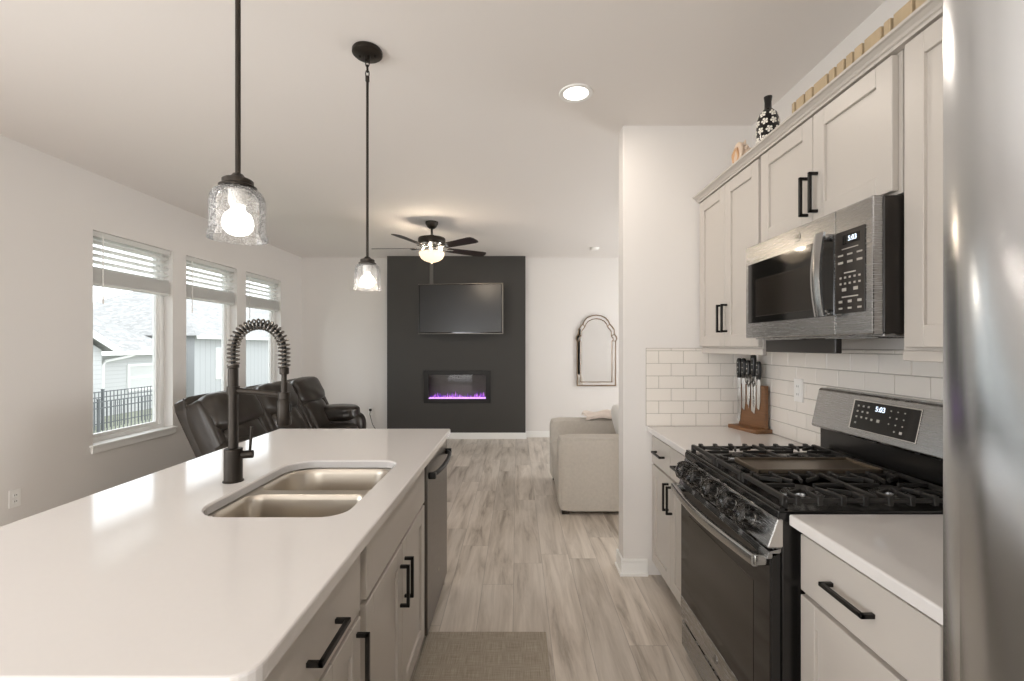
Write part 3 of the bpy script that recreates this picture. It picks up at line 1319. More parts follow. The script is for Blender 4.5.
lathe(b, [(0.013, -0.012), (0.021, -0.012), (0.021, 0.012), (0.013, 0.012), (0.013, -0.012)], (hx, fy, 1.226), 24)
lathe(b, [(0.017, -0.014), (0.021, -0.014), (0.021, 0.014), (0.017, 0.014), (0.017, -0.014)], (fx, fy, 1.245), 24)
obj('support_arm', b, 'bronze', fa, smooth=True)
b = newbm()
cyl(b, (fx + 0.02, fy + 0.006, CT + 0.095), (fx + 0.062, fy + 0.020, CT + 0.095), 0.0145, seg=20, bev=0.002)
cyl(b, (fx + 0.050, fy + 0.017, CT + 0.10), (fx + 0.056, fy + 0.019, CT + 0.195), 0.0045, 0.006, seg=12)
obj('lever', b, 'bronze', fa, smooth=True)

# ------------------------------------------------------------------ right counter run
CX = 0.795   # counter front edge
RF = 0.842   # carcass face; door faces at 0.821
countertop('right_countertop', 'white quartz countertop holding the knife block, beyond the range',
           rrect(CX, XR - 0.002, 2.113, YP0 - 0.002, 0.004, 3), [], CT - 0.03, CT)
countertop('right_countertop', 'white quartz countertop between the range and the refrigerator',
           rrect(CX, XR - 0.002, 0.562, 1.347, 0.006, 3), [], CT - 0.03, CT)

c = thing('base_cabinet', 'greige base cabinet with two drawers over two doors beyond the range', 'cabinet', (1.1, 2.46, 0))
cab_body(c, RF, XR - 0.005, 2.118, YP0 - 0.003, TK, BZ)
b = newbm()
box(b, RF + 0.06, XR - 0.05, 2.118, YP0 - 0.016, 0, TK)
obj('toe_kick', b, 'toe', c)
mid = 2.465
for (y0, y1, hy) in ((2.135, mid - 0.002, mid - 0.03), (mid + 0.002, 2.795, mid + 0.03)):
    d = slabfront(c, 'drawer', RF, -1, y0, y1, 0.702, 0.862)
    bar_pull(d, RF - 0.021, -1, 'h', ((y0 + y1) / 2, 0.782), 0.15)
    d = shaker(c, 'door', RF, -1, y0, y1, 0.10, 0.688)
    bar_pull(d, RF - 0.021, -1, 'v', (hy, 0.585), 0.15)

c = thing('base_cabinet', 'greige base cabinet with one drawer over a door between range and refrigerator', 'cabinet', (1.1, 1.11, 0))
cab_body(c, RF, XR - 0.005, 0.885, 1.345, TK, BZ)
b = newbm()
box(b, RF + 0.06, XR - 0.05, 0.885, 1.345, 0, TK)
obj('toe_kick', b, 'toe', c)
d = slabfront(c, 'drawer', RF, -1, 0.892, 1.332, 0.702, 0.862)
bar_pull(d, RF - 0.021, -1, 'h', (1.128, 0.785), 0.15)
d = shaker(c, 'door', RF, -1, 0.892, 1.332, 0.10, 0.688)
bar_pull(d, RF - 0.021, -1, 'v', (0.925, 0.585), 0.15)
b = newbm()
box(b, RF, XR - 0.005, 0.562, 0.883, 0, BZ, 0.0015, 1)
o = obj('filler_cabinet', b, 'cab')
tag(o, 'narrow greige cabinet end between the drawer cabinet and the refrigerator', 'cabinet')

# ------------------------------------------------------------------ tile backsplash (real tiles on grout)
TW, TH, GR = 0.152, 0.0765, 0.003
bt = newbm()


def tiles_y(y0, y1, z0, z1, off=0):
    """tiles on the right wall (facing -x)"""
    r = 0
    z = z0
    while z < z1 - 0.004:
        zt = min(z + TH, z1)
        y = y1 - (TW / 2 if r % 2 else 0) - off
        first = True
        a1 = y1
        while a1 > y0 + 0.002:
            if first:
                a0 = y if r % 2 else y1 - TW
                if off:
                    a0 = y1 - TW + (TW / 2 if r % 2 else 0)
                first = False
            else:
                a0 = a1 - TW
            a0 = max(a0, y0)
            if a1 - a0 > 0.006:
                box(bt, XR - 0.010, XR - 0.004, a0 + GR / 2, a1 - GR / 2, z + GR / 2, zt - GR / 2, 0.0014, 1)
            a1 = a0
        z += TH
        r += 1


def tiles_x(x0, x1, z0, z1):
    r = 0
    z = z0
    while z < z1 - 0.004:
        zt = min(z + TH, z1)
        a0 = x0
        w0 = TW if r % 2 == 0 else TW / 2
        while a0 < x1 - 0.002:
            a1 = min(a0 + w0, x1)
            w0 = TW
            if a1 - a0 > 0.006:
                box(bt, a0 + GR / 2, a1 - GR / 2, YP0 - 0.010, YP0 - 0.004, z + GR / 2, zt - GR / 2, 0.0014, 1)
            a0 = a1
        z += TH
        r += 1


UB = 1.392   # underside of the wall cabinets
tiles_y(0.56, YP0 - 0.012, CT + 0.001, UB - 0.002)
tiles_x(CX - 0.005, XR - 0.012, CT + 0.001, UB - 0.002)
to = obj('backsplash', bt, 'tile', weld=False)
tag(to, 'white subway tile backsplash wrapping the corner above the right countertops', 'tiles')
to['kind'] = 'structure'
b = newbm()
box(b, XR - 0.006, XR - 0.001, 0.56, YP0 - 0.001, CT, UB)
box(b, CX - 0.006, XR - 0.006, YP0 - 0.006, YP0 - 0.001, CT, UB)
g_ = obj('grout', b, 'grout', to)

# ------------------------------------------------------------------ wall cabinets
UF = 1.131   # carcass face; doors at 1.11
UT = 2.278


def upper(y0, y1, z0, splits, label, handles, rail=0.062):
    c = thing('wall_cabinet', label, 'cabinet', ((UF + XR) / 2, (y0 + y1) / 2, z0))
    cab_body(c, UF, XR - 0.012, y0, y1, z0, UT)
    for (a, b_), hy in zip(splits, handles):
        d = shaker(c, 'door', UF, -1, a, b_, z0 + 0.010, UT - 0.010, rail=rail)
        if hy is not None:
            hz = z0 + (0.16 if z0 < 1.5 else 0.118)
            bar_pull(d, UF - 0.021, -1, 'v', (hy, hz), 0.15)
    return c


c = upper(2.112, 2.805, UB, [(2.118, 2.456), (2.460, 2.798)],
          'greige two-door wall cabinet over the knife block, beside the partition wall', [2.487 - .055, 2.487])
b = newbm()
box(b, UF - 0.004, UF + 0.016, 2.112, 2.805, UB - 0.03, UB, 0.002, 1)
obj('light_rail', b, 'cab', c)
upper(1.349, 2.108, 1.855, [(1.362, 1.726), (1.730, 2.095)], 'greige two-door wall cabinet over the microwave', [1.700, 1.756])
c = upper(0.58, 1.345, UB, [(0.60, 0.955), (0.959, 1.318)], 'tall greige wall cabinet between microwave and refrigerator', [None, None], rail=0.062)
b = newbm()
box(b, UF - 0.004, UF + 0.016, 0.58, 1.345, UB - 0.03, UB, 0.002, 1)
obj('light_rail', b, 'cab', c)

# crown moulding
b = newbm()
cr = [(UF, UT - 0.004), (UF - 0.026, UT - 0.004), (UF - 0.028, UT + 0.004), (UF - 0.034, UT + 0.007), (UF - 0.038, UT + 0.014),
      (UF - 0.050, UT + 0.022), (UF - 0.058, UT + 0.024), (UF - 0.060, UT + 0.031), (UF, UT + 0.031)]
prism(b, cr, 'y', -0.40, 2.808)
o = obj('crown_moulding', b, 'cab')
tag(o, 'greige crown moulding running along the top of the wall cabinets', 'moulding')
b = newbm()
box(b, UF, XR - 0.012, -0.40, 0.575, 1.86, UT, 0.002, 1)
o = obj('wall_cabinet', b, 'cab')
tag(o, 'greige wall cabinet above the refrigerator', 'cabinet')

# ------------------------------------------------------------------ microwave
MX, MY0, MY1, MZ0, MZ1 = 1.046, 1.352, 2.104, 1.44, 1.850
mw = thing('microwave', 'stainless over-the-range microwave with black door glass', 'microwave', (1.24, 1.73, MZ0))
b = newbm()
box(b, MX + 0.032, XR - 0.014, MY0, MY1, MZ0 + 0.004, MZ1, 0.003, 1)
obj('body', b, 'dark_plastic', mw)
b = newbm()
# underside grille
box(b, MX + 0.04, XR - 0.03, MY0 + 0.01, MY1 - 0.01, MZ0 - 0.006, MZ0 + 0.004, 0.002, 1)
for k in range(12):
    x = MX + 0.06 + k * 0.012
    box(b, x, x + 0.005, MY0 + 0.06, MY0 + 0.30, MZ0 - 0.010, MZ0 - 0.005)
    box(b, x, x + 0.005, MY1 - 0.30, MY1 - 0.06, MZ0 - 0.010, MZ0 - 0.005)
obj('vent_grille', b, 'steel', mw)
split = 1.512
b = newbm()
box(b, MX, MX + 0.031, split + 0.001, MY1, MZ0, MZ1, 0.004, 2)
dr = obj('door', b, 'steel', mw)
b = newbm()
box(b, MX, MX + 0.031, MY0, split - 0.001, MZ0, MZ1, 0.004, 2)
pn = obj('control_panel', b, 'steel', mw)
# black glass on door
b = newbm()
box(b, MX - 0.003, MX + 0.006, split + 0.004, MY1 - 0.028, 1.505, 1.768, 0.001, 1)
gd = obj('door_glass', b, 'black_glass', dr)
b = newbm()
box(b, MX - 0.0045, MX - 0.002, split + 0.10, MY1 - 0.095, 1.533, 1.693, 0.0008, 1)
obj('viewing_window', b, 'mw_window', gd)
# handle: wide curved vertical steel bar
b = newbm()
hp = []
for i in range(15):
    t = i / 14
    z = 1.505 + t * 0.275
    x = MX - 0.030 - 0.014 * math.sin(PI * t)
    hp.append((x, z))
t_ = bmesh.new()
for (x, z) in hp:
    for yy, dx in ((split + 0.002, 0.0), (split + 0.014, -0.004), (split + 0.030, -0.004), (split + 0.042, 0.0)):
        t_.verts.new((x + dx, yy, z))
t_.verts.ensure_lookup_table()
for i in range(14):
    for j in range(3):
        a = i * 4 + j
        t_.faces.new((t_.verts[a], t_.verts[a + 1], t_.verts[a + 5], t_.verts[a + 4]))
bmesh.ops.recalc_face_normals(t_, faces=t_.faces)
ext = bmesh.ops.solidify(t_, geom=t_.faces[:], thickness=0.010)
merge(b, t_)
for z in (1.512, 1.762):
    box(b, MX - 0.034, MX + 0.002, split + 0.008, split + 0.036, z - 0.006, z + 0.014, 0.003, 1)
obj('handle', b, 'steel_plain', dr, smooth=50)
# control panel glass, display, button print
b = newbm()
box(b, MX - 0.003, MX + 0.006, MY0 + 0.028, split - 0.003, 1.510, 1.772, 0.001, 1)
pg = obj('keypad_panel', b, 'dark_plastic', pn)
b = newbm()
box(b, MX - 0.0045, MX - 0.002, MY0 + 0.048, split - 0.040, 1.728, 1.758, 0.0005, 1)
ds = obj('display', b, 'black_glass', pg)
text_mesh('clock_digits', '5:03', 0.022, 'digit', ds, plane_mtx((MX - 0.0052, (MY0 + 0.048 + split - 0.040) / 2 - 0.008, 1.743), (0, -1, 0), (0, 0, 1)))
b = newbm()
yc = (MY0 + 0.028 + split - 0.010) / 2
rows = [(-0.150, 1, 0.07, .003), (-0.168, 3, 0.022, .005), (-0.190, 3, 0.022, .007), (-0.222, 1, 0.05, .004), (-0.236, 5, 0.008, .006),
        (-0.254, 5, 0.008, .006), (-0.272, 2, 0.018, .010), (-0.294, 1, 0.07, .004), (-0.308, 3, 0.016, .008),
        (-0.328, 3, 0.016, .006)]
for (dz, n, wd, hh) in rows:
    for k in range(n):
        y = yc if n == 1 else yc + (k - (n - 1) / 2) * (0.082 / (n - 1) if n > 2 else 0.05)
        box(b, MX - 0.0042, MX - 0.003, y - wd / 2, y + wd / 2, 1.873 + dz * 1.06 - hh / 2, 1.873 + dz * 1.06 + hh / 2)
obj('keypad_print', b, 'btn', pg)


def ge_badge(parent, c, r, xd, yd, mat='chrome'):
    m = plane_mtx(c, xd, yd)
    b = newbm()
    lathe(b, [(0, 0), (r, 0), (r, 0.0015), (r * 0.9, 0.002), (r * 0.86, 0.0012), (0, 0.0012)], (0, 0, 0), 32, m)
    bd = obj('badge', b, mat, parent, smooth=True)
    mm = m.copy()
    mm.translation = Vector(c) + (Vector(xd).cross(Vector(yd))).normalized() * 0.0022
    text_mesh('badge_letters', 'GE', r * 1.0, 'steel_dark', bd, mm, 0.0003)


ge_badge(dr, (MX - 0.0005, 1.715, 1.812), 0.017, (0, -1, 0), (0, 0, 1), 'steel')
# dark filler rail hanging under the microwave
b = newbm()
box(b, 1.135, 1.160, 1.64, 2.100, 1.378, MZ0 - 0.0065, 0.003, 1)
obj('rear_bracket', b, 'dark_plastic', mw)

# ------------------------------------------------------------------ gas range
RY0, RY1 = 1.356, 2.104
rg = thing('gas_range', 'stainless and black gas range with cast iron grates', 'range', (1.1, 1.73, 0))
b = newbm()
box(b, 0.783, XR - 0.02, RY0, RY1, 0.03, 0.900, 0.002, 1)
obj('body', b, 'range_black', rg)
b = newbm()
for yy in (RY0 + 0.04, RY1 - 0.04):
    for xx in (0.82, 1.36):
        cyl(b, (xx, yy, 0), (xx, yy, 0.032), 0.018, seg=12)
obj('foot', b, 'range_black', rg)
# cooktop
b = newbm()
CTX0, CTX1 = 0.768, 1.375
box(b, CTX0, CTX1, RY0 - 0.004, RY1 + 0.004, 0.895, 0.920, 0.005, 3)
box(b, CTX0 + 0.004, CTX0 + 0.022, RY0 - 0.002, RY1 + 0.002, 0.918, 0.931, 0.004, 2)
cook = obj('cooktop', b, 'range_black', rg)
# burners
for (bx_, by_, br) in ((0.93, 1.50, 0.045), (1.22, 1.50, 0.040), (0.93, 1.96, 0.040), (1.22, 1.96, 0.045), (1.08, 1.73, 0.035)):
    b = newbm()
    lathe(b, [(0, 0), (br + 0.02, 0), (br + 0.018, 0.006), (br, 0.009), (br * 0.96, 0.016), (0, 0.016)], (bx_, by_, 0.920), 28)
    bn = obj('burner', b, 'steel', cook, smooth=True)
    b = newbm()
    lathe(b, [(0, 0), (br * 0.8, 0), (br * 0.82, 0.004), (br * 0.76, 0.008), (0, 0.009)], (bx_, by_, 0.936), 28)
    obj('burner_cap', b, 'iron', bn, smooth=True)


def bar(b, p, q, w_=0.011, h_=0.014, ztop=0.958):
    """straight grate bar, flat-sided"""
    p, q = Vector((p[0], p[1], 0)), Vector((q[0], q[1], 0))
    d = q - p
    L = d.length
    a = math.atan2(d.y, d.x)
    m = Matrix.Translation(((p.x + q.x) / 2, (p.y + q.y) / 2, ztop - h_ / 2)) @ Matrix.Rotation(a, 4, 'Z')
    box(b, -L / 2, L / 2, -w_ / 2, w_ / 2, -h_ / 2, h_ / 2, 0.002, 1, mat=m)


def grate(y0, y1):
    b = newbm()
    x0, x1 = 0.800, 1.345
    # frame rails
    for x in (x0, x1):
        bar(b, (x, y0), (x, y1), 0.014, 0.016)
    for y in (y0, y1):
        bar(b, (x0, y), (x1, y), 0.012, 0.012, 0.950)
    ym = (y0 + y1) / 2
    bar(b, ((x0 + x1) / 2, y0), ((x0 + x1) / 2, y1), 0.012, 0.014)
    # fingers toward the two burners
    for cx_ in (0.935, 1.21):
        for sy, yy in ((-1, y0), (1, y1)):
            for dx in (-0.10, -0.035, 0.035, 0.10):
                ex = cx_ + dx * 0.42
                ey = ym + sy * (0.035 if abs(dx) < 0.05 else 0.05)
                mx_ = cx_ + dx
                my_ = yy - sy * 0.045
                bar(b, (mx_, yy), (mx_, my_), 0.010, 0.016)
                bar(b, (mx_, my_), (ex, ey), 0.009, 0.013)
                # raised tips at the rim
                box(b, mx_ - 0.008, mx_ + 0.008, yy - 0.009, yy + 0.009, 0.930, 0.9605, 0.002, 1)
        bar(b, (cx_ - 0.13, ym), (cx_ - 0.03, ym), 0.009, 0.013)
        bar(b, (cx_ + 0.03, ym), (cx_ + 0.13, ym), 0.009, 0.013)
    for x in (x0, x1):
        for y in (y0 + 0.008, y1 - 0.008):
            box(b, x - 0.009, x + 0.009, y - 0.009, y + 0.009, 0.9205, 0.955, 0.002, 1)
    obj('grate', b, 'iron', rg)


grate(1.372, 1.628)
grate(1.842, 2.090)
# centre section: rails and griddle plate
b = newbm()
for x in (0.80, 1.345):
    bar(b, (x, 1.636), (x, 1.834), 0.014, 0.016)
    for y in (1.645, 1.825):
        box(b, x - 0.009, x + 0.009, y - 0.009, y + 0.009, 0.9205, 0.955, 0.002, 1)
bar(b, (0.80, 1.640), (1.345, 1.640), 0.012, 0.012, 0.950)
bar(b, (0.80, 1.830), (1.345, 1.830), 0.012, 0.012, 0.950)
obj('grate', b, 'iron', rg)
b = newbm()
box(b, 0.872, 1.30, 1.650, 1.820, 0.944, 0.956, 0.004, 2)
box(b, 0.862, 1.31, 1.644, 1.650, 0.946, 0.964, 0.002, 1)
box(b, 0.862, 1.31, 1.820, 1.826, 0.946, 0.964, 0.002, 1)
box(b, 0.862, 0.872, 1.644, 1.826, 0.946, 0.964, 0.002, 1)
box(b, 1.30, 1.31, 1.644, 1.826, 0.946, 0.964, 0.002, 1)
obj('griddle', b, 'griddle', rg)
# control panel (sloped)
b = newbm()
prism(b, [(0.783, 0.895), (0.768, 0.895), (0.738, 0.812), (0.742, 0.808), (0.783, 0.808)], 'y', RY0 + 0.001, RY1 - 0.001, bev=0.0015)
cp = obj('control_panel', b, 'steel', rg)
nrm = Vector((-0.083, 0, 0.030)).normalized()   # outward normal of the slope
tdn = Vector((0.030, 0, 0.083)).normalized()
# end caps with chrome trim
for yy in (RY0 - 0.001, RY1 - 0.002):
    b = newbm()
    prism(b, [(0.783, 0.893), (0.770, 0.893), (0.742, 0.814), (0.783, 0.814)], 'y', yy, yy + 0.003)
    obj('end_trim', b, 'chrome', cp)
for (ky) in (1.475, 1.60, 1.745, 1.895, 2.015):
    c0 = Vector((0.7525, ky, 0.852)) + nrm * 0.001
    m = plane_mtx(c0, Vector((0, -1, 0)), tdn)
    b = newbm()
    lathe(b, [(0, 0), (0.027, 0), (0.028, 0.004), (0.024, 0.006), (0, 0.006)], (0, 0, 0), 28, m)
    bz = obj('knob', b, 'chrome', rg, smooth=True)
    b = newbm()
    lathe(b, [(0, 0.006), (0.021, 0.006), (0.019, 0.026), (0.016, 0.029), (0, 0.029)], (0, 0, 0), 24, m)
    box(b, -0.0055, 0.0055, -0.021, 0.021, 0.024, 0.036, 0.002, 1, mat=m)
    obj('grip', b, 'knobblk', bz, smooth=30)
    b = newbm()
    # clear child-safety cover with ribs
    lathe(b, [(0.038, 0.0), (0.039, 0.024), (0.035, 0.042), (0.022, 0.051), (0, 0.053)], (0, 0, 0), 28, m)
    obj('safety_cover', b, 'clear', bz, smooth=True)
    b = newbm()
    for q in range(8):
        a = q * PI / 4
        tube(b, [m @ Vector((r_ * math.cos(a), r_ * math.sin(a), z_)) for r_, z_ in
                 ((0.0385, 0.0), (0.0395, 0.024), (0.0355, 0.0425), (0.0225, 0.0518))], 0.0018, 6)
    obj('cover_ribs', b, 'dark_plastic', bz, smooth=True)
# oven door
b = newbm()
box(b, 0.752, 0.781, RY0 + 0.004, RY1 - 0.004, 0.175, 0.795, 0.003, 2)
od = obj('oven_door', b, 'range_black', rg)
b = newbm()
box(b, 0.7485, 0.754, RY0 + 0.006, RY1 - 0.006, 0.272, 0.775, 0.001, 1)
og = obj('door_glass', b, 'door_glass', od)
b = newbm()
box(b, 0.7475, 0.7490, RY0 + 0.10, RY1 - 0.10, 0.345, 0.665, 0.0004, 1)
obj('inner_window', b, 'mw_window', og)
b = newbm()
box(b, 0.7465, 0.760, RY0 + 0.004, RY1 - 0.004, 0.178, 0.272, 0.002, 2)
st = obj('lower_trim', b, 'steel', od)
ge_badge(st, (0.7462, 1.73, 0.226), 0.015, (0, -1, 0), (0, 0, 1), 'steel')
# vent strip at top of door
b = newbm()
prism(b, [(0.781, 0.806), (0.745, 0.797), (0.738, 0.776), (0.752, 0.776), (0.781, 0.795)], 'y', RY0 + 0.004, RY1 - 0.004, bev=0.001)
vs = obj('vent_trim', b, 'steel', od)
b = newbm()
for g0 in (0, 1, 2, 3, 4):
    ya = RY0 + 0.05 + g0 * 0.135
    for kk in range(3):
        zz = 0.780 + kk * 0.0058
        xx = 0.7385 + kk * 0.0020
        box(b, xx - 0.0012, xx + 0.002, ya, ya + 0.105, zz, zz + 0.0034)
obj('vent_slots', b, 'knobblk', vs)
# handle, gently bowed
b = newbm()
n = 20
loops = []
for i in range(n + 1):
    t = i / n
    y = RY0 + 0.020 + t * (RY1 - RY0 - 0.032)
    x = 0.712 - 0.026 * math.sin(PI * t)
    z = 0.765
    loops.append([(x + 0.012 * math.copysign(abs(math.cos(a)) ** 0.6, math.cos(a)), y, z + 0.019 * math.copysign(abs(math.sin(a)) ** 0.6, math.sin(a))) for a in [2 * PI * (q + .5) / 16 for q in range(16)]])
loft(b, loops, True, True)
for y in (RY0 + 0.014, RY1 - 0.044):
    box(b, 0.708, 0.752, y, y + 0.030, 0.750, 0.782, 0.004, 2)
obj('handle', b, 'steel_plain', od, smooth=50)
# storage drawer
b = newbm()
box(b, 0.752, 0.781, RY0 + 0.004, RY1 - 0.004, 0.045, 0.158, 0.003, 2)
obj('storage_drawer', b, 'steel', rg)
# backguard
b = newbm()
BX = 1.385
prism(b, [(BX, 0.918), (BX + 0.04, 0.918), (BX + 0.04, 1.05), (BX, 1.05)], 'y', RY0 + 0.004, RY1 - 0.004, bev=0.001)
bgd = obj('backguard', b, 'range_black', rg)
b = newbm()
prism(b, [(1.345, 1.048), (1.352, 1.040), (1.425, 1.040), (1.425, 1.215), (1.388, 1.215), (1.380, 1.208)], 'y', RY0, RY1, bev=0.003)
bc = obj('control_console', b, 'steel', rg)
p0 = Vector((1.345, 0, 1.048))
p1 = Vector((1.380, 0, 1.208))
up = (p1 - p0).normalized()
nn = Vector((-up.z, 0, up.x))
cc = Vector((p0.x, 1.715, p0.z)) + up * 0.085 + nn * 0.0005
m = plane_mtx(cc, (0, -1, 0), up)
b = newbm()
box(b, -0.158, 0.158, -0.060, 0.060, 0, 0.002, 0.0006, 1, mat=m)
obj('bezel', b, 'chrome', bc)
b = newbm()
box(b, -0.150, 0.155, -0.056, 0.056, 0.001, 0.003, 0.0004, 1, mat=m)
kp = obj('keypad_panel', b, 'black_glass', bc)
m2 = plane_mtx(cc + up * 0.033 - Vector((0, -0.015, 0)) * 1 + nn * 0.0036, (0, -1, 0), up)
text_mesh('clock_digits', '5:03', 0.028, 'digit', kp, m2)
b = newbm()
for (gx_, gy_, sz) in [(-0.125 + 0.026 * i, 0.036 - 0.022 * j, 0.0045) for i in range(3) for j in range(3)] + \
        [(-0.125, -0.032, 0.0045), (-0.047, -0.010, 0.005), (-0.015, -0.010, 0.007)] + \
        [(0.035 + 0.03 * i, 0.036 - 0.024 * j, 0.0028) for i in range(3) for j in range(3)] + [(0.065, -0.036, 0.003), (0.093, -0.036, 0.006)]:
    box(b, gx_ - sz, gx_ + sz, gy_ - sz * 0.8, gy_ + sz * 0.8, 0.0032, 0.0036, mat=m)
obj('keypad_print', b, 'btn', kp)

# ------------------------------------------------------------------ refrigerator
rf = thing('refrigerator', 'tall stainless steel refrigerator at the right edge', 'refrigerator', (0.95, 0.085, 0))
b = newbm()
box(b, 0.575, 1.40, -0.365, 0.551, 0.02, 1.80, 0.004, 1)
obj('body', b, 'dark_plastic', rf)
b = newbm()
for xx in (0.62, 1.36):
    for yy in (-0.33, 0.5):
        cyl(b, (xx, yy, 0), (xx, yy, 0.022), 0.02, seg=12)
obj('foot', b, 'dark_plastic', rf)


def fdoor(name, y0, y1, z0, z1):
    # slightly crowned front
    b = newbm()
    n = 14
    poly = [(0.572, y0), (0.572, y1)]
    for i in range(n + 1):
        t = i / n
        y = y1 - t * (y1 - y0)
        e = min(t, 1 - t) * (y1 - y0)
        x = 0.503 + (0.012 * max(0, 1 - e / 0.014) ** 2)
        poly.append((x, y))
    prism(b, poly, 'z', z0, z1)
    return obj(name, b, 'steel_fridge', rf, smooth=30)


d1 = fdoor('door', 0.087, 0.556, 0.66, 1.84)
d2 = fdoor('door', -0.37, 0.083, 0.66, 1.84)
d3 = fdoor('freezer_drawer', -0.37, 0.556, 0.06, 0.654)
for dd_, yy in ((d1, 0.13), (d2, 0.04)):
    b = newbm()
    tube(b, [(0.503, yy, 0.80), (0.45, yy, 0.82), (0.445, yy, 0.9), (0.445, yy, 1.6), (0.45, yy, 1.68), (0.503, yy, 1.70)], 0.012, 12)
    obj('handle', b, 'steel', dd_, smooth=True)
b = newbm()
tube(b, [(0.503, -0.27, 0.60), (0.45, -0.25, 0.60), (0.445, -0.2, 0.60), (0.445, 0.37, 0.60), (0.45, 0.42, 0.60), (0.503, 0.44, 0.60)], 0.012, 12)
obj('handle', b, 'steel', d3, smooth=True)

# ------------------------------------------------------------------ knife block
kx, ky = 1.362, 2.675
kb = thing('knife_block', 'wooden magnetic knife stand in the corner of the right countertop', 'knife block', (kx, ky, CT))
ang = math.atan2(2.58 - 2.79, 1.39 - 1.335)
mk = Matrix.Translation((kx, ky, CT)) @ Matrix.Rotation(ang, 4, 'Z')   # local x runs along the board toward the camera
b = newbm()
box(b, -0.115, 0.115, -0.065, 0.065, 0.0, 0.022, 0.003, 2, mat=mk)
obj('base', b, 'wood', kb)
b = newbm()
box(b, -0.10, 0.10, 0.0, 0.028, 0.0215, 0.265, 0.003, 2, mat=mk)
obj('board', b, 'wood', kb)
spec = [(-0.092, 0.265, 0.030, 0.115, 'big'), (-0.055, 0.19, 0.028, 0.115, 'k'), (-0.018, 0.16, 0.024, 0.105, 'k'),
        (0.022, 0.215, 0.036, 0.125, 'k'), (0.060, 0.175, 0.026, 0.10, 'k')]
klabels = ['honing rod-like long narrow knife, leftmost on the wooden stand', 'black-handled knife second from the left on the wooden stand',
           'short black-handled knife in the middle of the wooden stand', 'tall wide black-handled knife second from the right on the wooden stand',
           'black-handled knife rightmost on the wooden stand']
for (lx, bl_, bw, hl, kd), lb in zip(spec, klabels):
    top = 0.30 + (0.0 if lx not in (0.022,) else 0.015)
    kt = thing('kitchen_knife', lb, 'knife', tuple(mk @ Vector((lx, -0.006, top - bl_))), 'knives on the wooden stand')
    mkk = mk
    b = newbm()
    # blade outline in local (x,z)
    pts = [(lx - bw / 2, top), (lx + bw / 2, top), (lx + bw / 2, top - bl_ * 0.72), (lx + bw * 0.2, top - bl_), (lx - bw / 2, top - bl_ * 0.93)]
    prism(b, pts, 'y', -0.0045, -0.0020, mat=mkk)
    obj('blade', b, 'steel_knife', kt)
    b = newbm()
    box(b, lx - 0.011, lx + 0.011, -0.012, 0.004, top, top + hl * 0.16, 0.002, 1, mat=mkk)
    cushion(b, mkk @ Vector((lx, -0.004, top + hl * 0.55)), (0.031, 0.022, hl * 0.95), (0, 0, ang), k=4, n=5)
    hd = obj('handle', b, 'knobblk', kt, smooth=True)
    b = newbm()
    for q in (0.3, 0.55, 0.8):
        cpt = mkk @ Vector((lx, -0.0135, top + hl * q))
        lathe(b, [(0, 0.0), (0.0035, 0), (0.0035, 0.002), (0, 0.002)], (0, 0, 0), 10, plane_mtx(cpt, mkk.to_3x3() @ Vector((1, 0, 0)), (0, 0, 1)))
    obj('rivets', b, 'chrome', hd)
# kitchen scissors between the knives
sc_ = thing('kitchen_scissors', 'black-handled kitchen scissors hanging among the knives on the stand', 'scissors', tuple(mk @ Vector((0.003, -0.02, 0.15))))
b = newbm()
prism(b, [(-0.004, 0.26), (0.010, 0.26), (0.008, 0.16), (0.004, 0.13)], 'y', -0.024, -0.021, mat=mk)
obj('blades', b, 'steel_knife', sc_)
b = newbm()
for s in (-1, 1):
    tube(b, [mk @ Vector((0.004 + s * 0.015 + 0.011 * math.cos(a), -0.022, 0.30 + 0.024 * math.sin(a))) for a in [2 * PI * q / 14 for q in range(15)]], 0.0035, 6)
    cyl(b, mk @ Vector((0.004, -0.022, 0.255)), mk @ Vector((0.004 + s * 0.012, -0.022, 0.28)), 0.004, seg=8)
obj('finger_loops', b, 'steel_dark', sc_, smooth=True)

# ------------------------------------------------------------------ outlets
def outlet(loc, axis, label, rocker=False):
    """axis: outward normal as a vector"""
    n_ = Vector(axis)
    xd = Vector((0, 0, 1)).cross(n_)
    m = plane_mtx(loc, xd, (0, 0, 1))
    o = thing('wall_outlet', label, 'outlet', loc)
    b = newbm()
    box(b, -0.036, 0.036, -0.058, 0.058, 0, 0.006, 0.002, 2, mat=m)
    pl = obj('cover_plate', b, 'plastic_w', o)
    b = newbm()
    if rocker:
        box(b, -0.017, 0.017, -0.034, 0.034, 0.005, 0.009, 0.001, 1, mat=m)
    else:
        for s in (-1, 1):
            box(b, -0.015, 0.015, s * 0.02 - 0.013, s * 0.02 + 0.013, 0.005, 0.008, 0.002, 1, mat=m)
    rc = obj('receptacle', b, 'trim', o)
    b = newbm()
    for s in (-1, 1):
        for dx in (-0.006, 0.006):
            box(b, dx - 0.001, dx + 0.001, s * 0.02 - 0.005, s * 0.02 + 0.005, 0.0075, 0.0095, mat=m)
    obj('slots', b, 'darkgap', rc)
    return o


